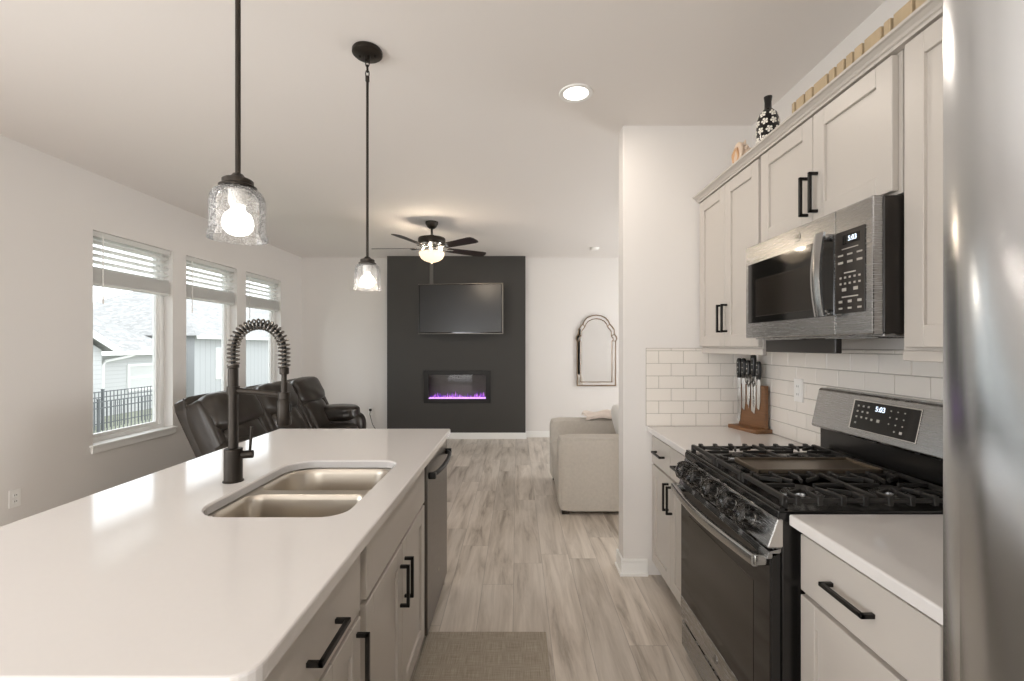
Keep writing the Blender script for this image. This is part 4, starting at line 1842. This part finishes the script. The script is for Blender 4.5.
outlet((XL + 0.0005, 3.02, 0.405), (1, 0, 0), 'white double outlet low on the left wall, before the first window')
outlet((XR - 0.0105, 2.33, 1.18), (-1, 0, 0), 'white outlet on the subway tile right of the knife block', True)
fo = outlet((-2.24, YF - 0.0005, 0.40), (0, -1, 0), 'white outlet on the far wall beside the charcoal column')
b = newbm()
box(b, -2.258, -2.222, YF - 0.035, YF - 0.009, 0.405, 0.44, 0.004, 2)
tube(b, [(-2.24, YF - 0.03, 0.41), (-2.24, YF - 0.05, 0.36), (-2.20, YF - 0.04, 0.2), (-2.1, YF - 0.04, 0.05), (-2.02, YF - 0.04, 0.012)], 0.005, 8)
o = obj('power_cord', b, 'dark_plastic', smooth=True)
tag(o, 'dark power cord plugged into the far wall outlet', 'cord')

# ------------------------------------------------------------------ decor on the cabinets
dz = UT + 0.001
# vase
vx, vy = 1.206, 2.21
vs_ = thing('flower_vase', 'black narrow-necked vase with white flower pattern on the wall cabinets', 'vase', (vx, vy, dz))
prof = [(0, 0), (0.034, 0), (0.042, 0.01), (0.049, 0.06), (0.051, 0.12), (0.051, 0.17), (0.048, 0.21), (0.038, 0.240), (0.022, 0.258),
        (0.016, 0.266), (0.0152, 0.295), (0.018, 0.316), (0.0185, 0.322), (0.014, 0.322), (0.012, 0.30), (0, 0.30)]
b = newbm()
lathe(b, prof, (vx, vy, dz), 40)
vb = obj('body', b, 'vase', vs_, smooth=60)
b = newbm()
def rad(z):
    for (r0, z0), (r1, z1) in zip(prof[:-1], prof[1:]):
        if z0 <= z <= z1:
            return r0 + (r1 - r0) * (z - z0) / max(1e-9, z1 - z0)
    return 0.03
row = 0
for zf in (0.03, 0.07, 0.11, 0.15, 0.19, 0.228):
    nf = 8 if zf < 0.22 else 6
    for i in range(nf):
        a = 2 * PI * (i + 0.5 * (row % 2)) / nf
        for p in range(6):
            if p < 5:
                pa = 2 * PI * p / 5 + zf * 30
                du, dv = 0.0105 * math.cos(pa), 0.0105 * math.sin(pa)
                pr = 0.0055
            else:
                du = dv = 0
                pr = 0.005
            zz = zf + dv
            r = rad(zz) + 0.0006
            aa = a + du / max(r, 0.02)
            P_ = Vector((vx + r * math.cos(aa), vy + r * math.sin(aa), dz + zz))
            nrm_ = Vector((math.cos(aa), math.sin(aa), 0))
            mm = plane_mtx(P_, Vector((0, 0, 1)).cross(nrm_), (0, 0, 1))
            lathe(b, [(pr, -0.0015), (pr, 0.0002), (pr * 0.6, 0.0012), (0, 0.0014)], (0, 0, 0), 8, mm)
    row += 1
obj('flower_pattern', b, 'flower', vb, smooth=True, weld=False)

# conch shell
sx, sy, sz_ = 1.225, 2.53, dz
sh = thing('conch_shell', 'cream and peach conch shell on the wall cabinets beside the vase', 'shell', (sx, sy, sz_))
ax = Vector((1.0, -0.10, -0.05)).normalized()
mS = ax.to_track_quat('Z', 'Y').to_matrix().to_4x4()
mS.translation = Vector((sx - 0.02, sy, sz_ + 0.175))
b = newbm()
prof2 = [(0.0, -0.002)]
for i in range(40):
    t = i / 39
    r = 0.062 * (1 - t) ** 0.8 * (1 + 0.10 * math.sin(t * 26)) + 0.002
    prof2.append((r, t * 0.15))
prof2.append((0, 0.155))
lathe(b, prof2, (0, 0, 0), 32, mS)
for q in range(9):
    a = q * 2 * PI / 9
    base = mS @ Vector((0.055 * math.cos(a), 0.055 * math.sin(a), 0.03))
    tip = mS @ Vector((0.078 * math.cos(a), 0.078 * math.sin(a), 0.032))
    cyl(b, base, tip, 0.012, 0.002, seg=8)
sb_ = obj('body', b, 'shell', sh, smooth=True)
b = newbm()
# flared lip facing the room, hanging down
mL = (-ax).to_track_quat('Z', 'Y').to_matrix().to_4x4()
mL.translation = Vector((sx - 0.022, sy, sz_ + 0.165))
t_ = bmesh.new()
rings = []
for (s, z, k2) in ((0.026, -0.03, 1.1), (0.040, -0.008, 1.1), (0.046, 0.004, 1.15), (0.037, 0.008, 1.1), (0.022, -0.006, 1.1), (0.005, -0.02, 1.1)):
    rings.append([t_.verts.new((s * math.cos(2 * PI * i / 24), s * k2 * math.sin(2 * PI * i / 24) * (1.0), z + 0.004 * math.sin(3 * 2 * PI * i / 24))) for i in range(24)])
for a_, c_ in zip(rings[:-1], rings[1:]):
    for i in range(24):
        t_.faces.new((a_[i], a_[(i + 1) % 24], c_[(i + 1) % 24], c_[i]))
t_.faces.new(rings[-1])
bmesh.ops.recalc_face_normals(t_, faces=t_.faces)
merge(b, t_, mL)
obj('opening', b, 'peach', sb_, smooth=True)
b = newbm()
cyl(b, (sx - 0.005, sy, sz_), (sx - 0.005, sy, sz_ + 0.012), 0.045, seg=24, bev=0.003)
cyl(b, (sx - 0.005, sy, sz_ + 0.01), (sx - 0.005, sy, sz_ + 0.12), 0.008, seg=12)
obj('stand', b, 'shell', sh, smooth=True)

# wooden slatted sign lying along the cabinet top
ws = thing('slatted_wood_board', 'long raw wood slatted board standing along the cabinet tops', 'board', (1.185, 1.42, dz))
b = newbm()
box(b, 1.1865, 1.198, 0.90, 1.955, dz + 0.001, dz + 0.152)
obj('backing', b, 'darkgap', ws)
y = 1.957
for wv in (0.018, 0.048, 0.042, 0.076, 0.030, 0.036, 0.028, 0.034, 0.070, 0.026, 0.067, 0.13, 0.07, 0.05, 0.09, 0.10):
    b = newbm()
    box(b, 1.168, 1.187, y - wv, y, dz, dz + 0.156, 0.002, 1)
    obj('slat', b, 'slat', ws)
    y -= wv + 0.012
# ------------------------------------------------------------------ pendants
def pendant(x, y, label, zb):
    p = thing('pendant_light', label, 'pendant light', (x, y, CEIL), 'pendant lights over the island')
    b = newbm()
    lathe(b, [(0, 0), (0.064, 0), (0.067, -0.005), (0.067, -0.018), (0.058, -0.026), (0, -0.028)], (x, y, CEIL), 40)
    cyl(b, (x, y, CEIL - 0.046), (x, y, CEIL - 0.026), 0.012, seg=16)
    for s in (-1, 1):
        cyl(b, (x + s * 0.035, y, CEIL - 0.031), (x + s * 0.035, y, CEIL - 0.024), 0.005, seg=10)
    obj('canopy', b, 'bronze', p, smooth=True)
    b = newbm()
    for q, (zc_, fl) in enumerate(((CEIL - 0.060, 0), (CEIL - 0.084, 1), (CEIL - 0.108, 0))):
        pts = []
        for i in range(17):
            a = 2 * PI * i / 16
            u_, v_ = 0.008 * math.cos(a), 0.017 * math.sin(a)
            pts.append((x + (u_ if fl == 0 else 0), y + (u_ if fl else 0), zc_ + v_))
        tube(b, pts, 0.0026, 8)
    obj('chain_links', b, 'bronze', p, smooth=True)
    b = newbm()
    cyl(b, (x, y, CEIL - 0.142), (x, y, CEIL - 0.12), 0.009, seg=16)
    cyl(b, (x, y, zb + 0.140), (x, y, CEIL - 0.13), 0.0058, seg=16)
    obj('rod', b, 'bronze', p, smooth=True)
    b = newbm()
    lathe(b, [(0, 0.150), (0.010, 0.150), (0.014, 0.145), (0.017, 0.143), (0.019, 0.140), (0.028, 0.138), (0.032, 0.135), (0.032, 0.125),
              (0.039, 0.121), (0.039, 0.117), (0, 0.117)], (x, y, zb), 40)
    obj('socket_cap', b, 'bronze', p, smooth=True)
    b = newbm()
    lathe(b, [(0, 0.117), (0.020, 0.117), (0.020, 0.085), (0.017, 0.078), (0, 0.078)], (x, y, zb), 24)
    obj('socket', b, 'plastic_w', p, smooth=True)
    b = newbm()
    outer = [(0.028, 0.118), (0.040, 0.115), (0.050, 0.107), (0.0555, 0.095), (0.0570, 0.080), (0.0570, 0.026), (0.0575, 0.018), (0.0605, 0.010), (0.0615, 0.0)]
    inner = [(r - 0.0022, z - (0.002 if r < 0.055 else 0)) for r, z in outer][::-1]
    lathe(b, outer + inner, (x, y, zb), 48)
    obj('glass_shade', b, 'seeded', p, smooth=True)
    b = newbm()
    lathe(b, [(0, 0.080), (0.013, 0.078), (0.016, 0.066), (0.026, 0.058), (0.0315, 0.046), (0.0325, 0.036), (0.030, 0.024), (0.022, 0.014), (0.010, 0.009), (0, 0.008)], (x, y, zb), 32)
    obj('bulb', b, 'bulb', p, smooth=True)


pendant(-0.640, 1.055, 'dark bronze pendant light with seeded glass shade, nearer over the island', 1.650)
pendant(-0.683, 2.10, 'dark bronze pendant light with seeded glass shade, farther over the island', 1.662)

# ------------------------------------------------------------------ recessed lights
def downlight(x, y, label, r=0.09):
    t = thing('recessed_light', label, 'ceiling light', (x, y, CEIL), None)
    b = newbm()
    lathe(b, [(r * 0.74, 0.0), (r * 0.74, -0.004), (r * 0.97, -0.007), (r, -0.003), (r, 0.0)], (x, y, CEIL), 48)
    obj('trim_ring', b, 'trim', t, smooth=True)
    b = newbm()
    lathe(b, [(0, -0.003), (r * 0.75, -0.003), (r * 0.75, -0.001)], (x, y, CEIL), 40)
    obj('lens', b, 'led', t)


downlight(0.315, 2.456, 'lit round recessed ceiling light above the kitchen aisle')
disc_light('recessed_lamp', 0.315, 2.456, 5, (1, .88, .76))
downlight(0.315, -0.9, 'unseen lit round recessed ceiling light added behind the camera, over the aisle')  # extra fixture out of view, added to help light the interior
disc_light('recessed_lamp', 0.315, -0.9, 8, (1, .88, .76))
downlight(-1.9, 0.3, 'unseen lit round recessed ceiling light added over the dining side')  # out-of-view fixture added as more interior light
disc_light('recessed_lamp', -1.9, 0.3, 4, (1, .88, .76))
# smoke detector far
b = newbm()
lathe(b, [(0, 0), (0.065, 0), (0.065, -0.012), (0.052, -0.030), (0.03, -0.034), (0, -0.034)], (1.07, 6.35, CEIL), 32)
o = obj('smoke_detector', b, 'plastic_w', smooth=True)
tag(o, 'small round white smoke detector on the living room ceiling', 'smoke detector')

# ------------------------------------------------------------------ ceiling fan
fxn, fyn = -0.93, 5.02
fn_ = thing('ceiling_fan', 'dark five-blade ceiling fan with a lit frosted bowl', 'ceiling fan', (fxn, fyn, CEIL))
b = newbm()
lathe(b, [(0, 0), (0.068, 0), (0.068, -0.02), (0.050, -0.055), (0.030, -0.072), (0, -0.075)], (fxn, fyn, CEIL), 36)
obj('canopy', b, 'bronze', fn_, smooth=True)
b = newbm()
cyl(b, (fxn, fyn, CEIL - 0.165), (fxn, fyn, CEIL - 0.07), 0.012, seg=16)
lathe(b, [(0.012, 0.0), (0.026, -0.004), (0.026, -0.02), (0.012, -0.024)], (fxn, fyn, CEIL - 0.14), 24)
obj('downrod', b, 'bronze', fn_, smooth=True)
zm = CEIL - 0.165
b = newbm()
lathe(b, [(0, 0), (0.10, -0.002), (0.142, -0.012), (0.148, -0.022), (0.148, -0.072), (0.140, -0.082), (0, -0.082)], (fxn, fyn, zm), 48)
obj('motor_housing', b, 'bronze', fn_, smooth=True)
b = newbm()
lathe(b, [(0.138, -0.080), (0.134, -0.100), (0.110, -0.118), (0.085, -0.126), (0.085, -0.150), (0.128, -0.156), (0.136, -0.165), (0.128, -0.170), (0, -0.170)], (fxn, fyn, zm), 48)
obj('lower_ring', b, 'chrome', fn_, smooth=True)
b = newbm()
lathe(b, [(0.134, -0.166), (0.138, -0.176), (0.134, -0.200), (0.116, -0.232), (0.085, -0.256), (0.045, -0.271), (0, -0.276)], (fxn, fyn, zm), 48)
lathe(b, [(0, -0.274), (0.012, -0.276), (0.010, -0.290), (0, -0.294)], (fxn, fyn, zm), 16)
obj('glass_bowl', b, 'bowl', fn_, smooth=True)
zb_ = zm - 0.128
for k in range(5):
    a = math.radians(-111 + 72 * k)
    m = Matrix.Translation((fxn, fyn, zb_)) @ Matrix.Rotation(a, 4, 'Z')
    b = newbm()
    prism(b, [(0.10, -0.016), (0.16, -0.020), (0.20, -0.045), (0.235, -0.045), (0.235, 0.045), (0.20, 0.045), (0.16, 0.020), (0.10, 0.016)], 'z', -0.004, 0.002, mat=m)
    arm = obj('blade_iron', b, 'chrome', fn_)
    b = newbm()
    tl = Matrix.Rotation(math.radians(-12), 4, 'X')
    poly = [(0.18, -0.052), (0.60, -0.068), (0.645, -0.060), (0.66, -0.030), (0.66, 0.030), (0.645, 0.060), (0.60, 0.068), (0.18, 0.052)]
    prism(b, poly, 'z', 0.003, 0.010, mat=m @ tl)
    obj('blade', b, 'blade', fn_)
for k in range(3):
    a = math.radians(30 + 120 * k)
    pl_ = bpy.data.lights.new('fan_lamp', 'POINT')
    pl_.energy = 7
    pl_.color = (1.0, 0.82, 0.62)
    pl_.shadow_soft_size = 0.02
    lo = bpy.data.objects.new('fan_lamp', pl_)
    COL.objects.link(lo)
    lo.location = (fxn + 0.112 * math.cos(a), fyn + 0.112 * math.sin(a), zm - 0.142)
for (px_, py_) in ((-0.640, 1.055), (-0.683, 2.10)):
    pl_ = bpy.data.lights.new('pendant_lamp', 'POINT')
    pl_.energy = 5
    pl_.color = (1.0, 0.88, 0.74)
    pl_.shadow_soft_size = 0.033
    lo = bpy.data.objects.new('pendant_lamp', pl_)
    COL.objects.link(lo)
    lo.location = (px_, py_, 1.69)

# ------------------------------------------------------------------ television
tv = thing('television', 'wall-mounted flat screen television on the charcoal wall', 'television', (-0.83, 6.78, 1.95))
ty = math.radians(7)
mt = Matrix.Translation((-0.83, 6.72, 1.945)) @ Matrix.Rotation(-ty, 4, 'Z')
b = newbm()
box(b, -0.63, 0.63, 0.0, 0.045, -0.365, 0.365, 0.006, 2, mat=mt)
obj('casing', b, 'black_glass', tv)
b = newbm()
box(b, -0.610, 0.610, -0.0015, 0.002, -0.340, 0.348, mat=mt)
obj('screen', b, 'screen', tv)
b = newbm()
box(b, -0.632, 0.632, -0.004, 0.003, -0.369, -0.360, 0.001, 1, mat=mt)
box(b, -0.632, 0.632, -0.004, 0.003, 0.360, 0.369, 0.001, 1, mat=mt)
box(b, 0.624, 0.634, -0.004, 0.003, -0.369, 0.369, 0.001, 1, mat=mt)
obj('edge_strip', b, 'steel_dark', tv)
b = newbm()
box(b, -0.93, -0.73, 6.85, 6.925, 1.85, 2.05, 0.003, 1)
cyl(b, (-0.83, 6.76, 1.95), (-0.83, 6.88, 1.95), 0.03, seg=12)
obj('wall_bracket', b, 'black', tv)
b = newbm()
box(b, -1.315, -1.26, 6.915, AY - 0.001, 2.20, 2.745, 0.004, 1)
o = obj('cable_cover', b, pbr('grey_cable_cover', lin(92, 90, 86), 0.5))
tag(o, 'narrow grey cable cover running down the charcoal wall to the television', 'cable cover')

# ------------------------------------------------------------------ electric fireplace
fp = thing('electric_fireplace', 'recessed black electric fireplace glowing purple in the charcoal wall', 'fireplace', (-0.9, AY, 0.55))
b = newbm()
OX0, OX1, OZ0, OZ1 = -1.400, -0.395, 0.540, 1.030
for (x0, x1, z0, z1) in ((OX0, FX0 + 0.03, OZ0, OZ1), (FX1 - 0.03, OX1, OZ0, OZ1), (FX0 + 0.03, FX1 - 0.03, OZ0, FZ0 + 0.03), (FX0 + 0.03, FX1 - 0.03, FZ1 - 0.03, OZ1)):
    box(b, x0, x1, AY - 0.018, AY - 0.001, z0, z1, 0.002, 1)
obj('surround', b, 'black', fp)
b = newbm()
box(b, FX0 + 0.002, FX1 - 0.002, YF - 0.012, YF - 0.006, FZ0 + 0.002, FZ1 - 0.002)
box(b, FX0 + 0.002, FX0 + 0.008, AY, YF - 0.012, FZ0 + 0.002, FZ1 - 0.002)
box(b, FX1 - 0.008, FX1 - 0.002, AY, YF - 0.012, FZ0 + 0.002, FZ1 - 0.002)
box(b, FX0 + 0.008, FX1 - 0.008, AY, YF - 0.012, FZ0 + 0.002, FZ0 + 0.008)
box(b, FX0 + 0.008, FX1 - 0.008, AY, YF - 0.012, FZ1 - 0.008, FZ1 - 0.002)
obj('firebox', b, pbr('firebox_grey', lin(96, 90, 86), 0.4), fp)
b = newbm()
box(b, FX0 + 0.025, FX1 - 0.025, AY - 0.010, AY - 0.007, FZ0 + 0.025, FZ1 - 0.025)
obj('glass_front', b, 'fglass', fp)
b = newbm()
x = FX0 + 0.04
while x < FX1 - 0.04:
    s = random.uniform(0.007, 0.014)
    c_ = (x, AY + 0.05 + random.uniform(-0.02, 0.02), FZ0 + 0.040)
    cushion(b, c_, (s * 2, s * 2, s * 1.6), (random.random(), random.random(), 0), k=1.4, n=1)
    x += 0.011
box(b, FX0 + 0.01, FX1 - 0.01, AY + 0.01, AY + 0.09, FZ0 + 0.008, FZ0 + 0.034)
obj('ember_bed', b, 'crystal', fp)['kind'] = 'stuff'
b = newbm()
x = FX0 + 0.05
while x < FX1 - 0.05:
    hgt = random.uniform(0.04, 0.13) * (0.6 + 0.5 * math.sin((x - FX0) * 5.0) ** 2)
    wv = random.uniform(0.006, 0.013)
    yy = AY + 0.07 + random.uniform(-0.015, 0.015)
    lathe(b, [(0, 0), (wv, 0.01), (wv * 1.1, hgt * 0.25), (wv * 0.6, hgt * 0.6), (0, hgt)], (x, yy, FZ0 + 0.036), 8)
    x += random.uniform(0.012, 0.03)
ff = obj('flames', b, 'flame', fp, smooth=True)
ff['kind'] = 'stuff'

# ------------------------------------------------------------------ mirror
mc = (596.3 - 517) / 460 * 7.03
mr = thing('wall_mirror', 'arched wall mirror with a scalloped antique silver frame', 'mirror', (mc, 7.04, 0.82))
S = 7.03 / 460.0
# outline in photo-proportioned metres, from the centre line; z0 at bottom
H0 = EYE + (345.5 - 386.0) * S
def half():
    pts = [(19.6, 0), (19.6, 44.5), (20.8, 47), (20.4, 49.5), (18.6, 52), (18.0, 57), (16.2, 59.5), (13.6, 62.5), (12.2, 65.5),
           (9.5, 68.5), (5.0, 70.6), (0, 71.4)]
    return pts
def outline(shrink):
    h = half()
    out = []
    for (x, z) in h:
        # shrink toward the centre
        out.append((x, z))
    res = []
    for i, (x, z) in enumerate(out):
        cx_, cz_ = 0.0, 38.0
        if z <= 44.5:
            res.append((x - shrink, z + (shrink if z == 0 else 0)))
        else:
            v = Vector((x, z - 42.0))
            L = v.length
            v = v * ((L - shrink) / L)
            res.append((v.x, v.y + 42.0))
    right = [(mc + x * S, H0 + z * S) for x, z in res]
    left = [(mc - x * S, H0 + z * S) for x, z in res[:-1]][::-1]
    return right + left
def ring(b, L1, L2, y0, y1):
    n = len(L1)
    loft(b, [[(p[0], y1, p[1]) for p in L1], [(p[0], y0, p[1]) for p in L1], [(p[0], y0, p[1]) for p in L2], [(p[0], y1, p[1]) for p in L2]])
b = newbm()
ring(b, outline(0), outline(1.0), 7.018, 7.048)
ring(b, outline(3.6), outline(4.4), 7.018, 7.040)
for s in (-1, 1):
    for (x, z) in ((18.6, 52), (13.6, 62.5)):
        a = Vector((x, z - 42)).normalized()
        p = (mc + s * x * S, 7.026, H0 + z * S)
        q = (mc + s * (x - a.x * 4) * S, 7.026, H0 + (z - a.y * 4) * S)
        cyl(b, p, q, 0.006, seg=8)
    cyl(b, (mc + s * 19.6 * S, 7.026, H0 + 45 * S), (mc + s * 15.6 * S, 7.026, H0 + 45 * S), 0.006, seg=8)
obj('frame', b, 'silver', mr)
b = newbm()
prism(b, outline(0.6), 'y', 7.036, 7.046)
obj('glass', b, 'mirror', mr)

# ------------------------------------------------------------------ leather sofa
SO = (-2.42, 4.5, 0)
so = thing('leather_sofa', 'dark brown leather reclining sofa below the left windows', 'sofa', SO)
def sbox(b, x0, x1, y0, y1, z0, z1, k=6, wr=0.03, seed=0, rot=(0, 0, 0)):
    cushion(b, ((x0 + x1) / 2, (y0 + y1) / 2, (z0 + z1) / 2), (x1 - x0, y1 - y0, z1 - z0), rot, k=k, n=10, wr=wr, seed=seed)
# local axes: x out into the room, y along; world placement then a small turn of the root
Y0s, Y1s = 3.38, 5.66
FR = -1.80
b = newbm()
sbox(b, -2.36, FR - 0.06, Y0s + 0.05, Y1s - 0.05, 0.05, 0.34, 8, 0.0)
obj('base', b, 'leather', so, smooth=True)
for (ya, yb, sd) in ((Y0s - 0.02, Y0s + 0.26, 1), (Y1s - 0.26, Y1s + 0.02, 3)):
    b = newbm()
    sbox(b, -2.30, FR + 0.02, ya, yb, 0.05, 0.60, 5, 0.02, sd)
    sbox(b, -2.32, FR - 0.05, ya - 0.04, yb + 0.03, 0.50, 0.695, 3.6, 0.04, sd + 1)
    obj('arm', b, 'leather', so, smooth=True)
seg = (Y1s - Y0s - 0.46) / 3
for i in range(3):
    a0 = Y0s + 0.24 + i * seg
    b = newbm()
    sbox(b, -2.25, FR, a0, a0 + seg, 0.30, 0.50, 5, 0.03, 5 + i)
    sbox(b, FR - 0.08, FR + 0.02, a0 + 0.01, a0 + seg - 0.01, 0.08, 0.46, 4, 0.03, 9 + i)
    obj('seat_cushion', b, 'leather', so, smooth=True)
# three tilted backs, each an upright shell, a lumbar pad and a headrest roll
tilt = math.radians(-24)
bw = (Y1s - Y0s + 0.04) / 3
for i in range(3):
    yc_ = Y0s - 0.02 + bw * (i + 0.5)
    b = newbm()
    cushion(b, (-2.425, yc_, 0.69), (0.10, bw - 0.010, 0.70), (0, tilt, 0), k=10, n=8)
    bk = obj('backrest', b, 'leather', so, smooth=True)
    b = newbm()
    # side bolsters
    for sy_ in (-1, 1):
        cushion(b, (-2.33, yc_ + sy_ * (bw / 2 - 0.055), 0.67), (0.17, 0.11, 0.68), (0, tilt, 0), k=5, n=10, wr=0.02, seed=i + sy_)
    cushion(b, (-2.255, yc_, 0.575), (0.16, bw - 0.19, 0.46), (0, tilt, 0), k=4.2, n=14, wr=0.10, seed=i * 3 + 20)
    cushion(b, (-2.385, yc_, 0.885), (0.19, bw - 0.05, 0.31), (0, tilt, 0), k=4.4, n=14, wr=0.06, seed=i * 5 + 30)
    obj('back_cushion', b, 'leather', bk, smooth=True)
    b = newbm()
    cy_ = yc_ - bw / 2 + 0.012
    ct, st_ = math.cos(tilt), math.sin(tilt)
    tube(b, [(-2.425 + 0.052 * ct + zz * st_, cy_, 0.69 - 0.052 * st_ + zz * ct) for zz in (-0.34, -0.1, 0.1, 0.335)], 0.005, 6)
    obj('piping', b, 'leather', bk, smooth=True)
so.rotation_euler = (0, 0, math.radians(3.5))

# ------------------------------------------------------------------ grey armchair
ac = thing('armchair', 'pale grey upholstered armchair beside the partition wall', 'armchair', (0.85, 4.33, 0))
def up(name, bx_, k=14, wr=0.0, mat='chair_fabric', rot=(0, 0, 0), parent=ac, n=9):
    b = newbm()
    for q in bx_:
        x0, x1, y0, y1, z0, z1 = q
        cushion(b, ((x0 + x1) / 2, (y0 + y1) / 2, (z0 + z1) / 2), (x1 - x0, y1 - y0, z1 - z0), rot, k=k, n=n, wr=wr)
    return obj(name, b, mat, parent, smooth=True)
ax0 = 0.345
up('arm', [(ax0, 1.30, 3.80, 4.02, 0.025, 0.640)], 16)
up('arm', [(ax0, 1.30, 4.72, 4.90, 0.025, 0.645)], 16)
up('base', [(ax0 + 0.02, 1.28, 4.02, 4.72, 0.05, 0.30)], 16)
up('seat_cushion', [(ax0 - 0.01, 1.06, 4.025, 4.715, 0.29, 0.46)], 7)
up('backrest', [(1.08, 1.34, 3.88, 4.86, 0.06, 0.80)], 10)
b = newbm()
for xx in (ax0 + 0.06, 1.26):
    for yy in (3.86, 4.84):
        b2 = newbm()
        box(b2, xx - 0.03, xx + 0.03, yy - 0.03, yy + 0.03, 0.0, 0.035, 0.004, 1)
        obj('leg', b2, 'bronze', ac)
b.free()
# seams piping on the near arm
b = newbm()
for pts in ([(ax0 + 0.018, 3.806, 0.06), (ax0 + 0.018, 3.806, 0.635), (1.28, 3.806, 0.638)],):
    tube(b, pts, 0.004, 6)
obj('piping', b, 'chair_fabric', ac)
b = newbm()
cushion(b, (0.985, 4.30, 0.665), (0.13, 0.46, 0.38), (0, math.radians(-14), 0), k=2.8, n=12)
o = obj('throw_pillow', b, 'pillow_w', smooth=True)
tag(o, 'white throw pillow leaning in the grey armchair', 'pillow')
# throw blanket over the far arm
t_ = bmesh.new()
nx, ny = 30, 24
from mathutils import noise as mn
grid = []
for i in range(nx + 1):
    rowv = []
    for j in range(ny + 1):
        u_, v_ = i / nx, j / ny
        x = 0.70 + u_ * 0.42
        s = (v_ - 0.5) * 0.25          # arc across the arm (0.18 wide)
        hw = 0.098
        if abs(s) <= hw:
            y, z = 4.81 + s, 0.682
        else:
            y = 4.81 + math.copysign(hw + 0.006, s)
            z = 0.668 - (abs(s) - hw) * 1.3
        nz_ = mn.noise(Vector((x * 9, s * 9, 2.0)))
        z += 0.020 * nz_ + 0.020 + (0.03 * u_)
        y += 0.008 * nz_ + math.copysign(0.012, s) * (abs(s) > hw)
        rowv.append(t_.verts.new((x + 0.012 * math.sin(v_ * 17), y, z)))
    grid.append(rowv)
for i in range(nx):
    for j in range(ny):
        t_.faces.new((grid[i][j], grid[i + 1][j], grid[i + 1][j + 1], grid[i][j + 1]))
bmesh.ops.recalc_face_normals(t_, faces=t_.faces)
bmesh.ops.solidify(t_, geom=t_.faces[:], thickness=0.012)
b = newbm()
merge(b, t_)
o = obj('throw_blanket', b, 'throw', smooth=True)
tag(o, 'crumpled cream throw blanket over the far arm of the grey armchair', 'blanket')

# ------------------------------------------------------------------ kitchen mat
b = newbm()
loops = []
box(b, -0.44, 0.142, -0.2, 2.25, 0.0005, 0.008, 0.003, 2)
o = obj('kitchen_mat', b, 'woven')
tag(o, 'woven grey-beige runner mat on the floor beside the island', 'mat')
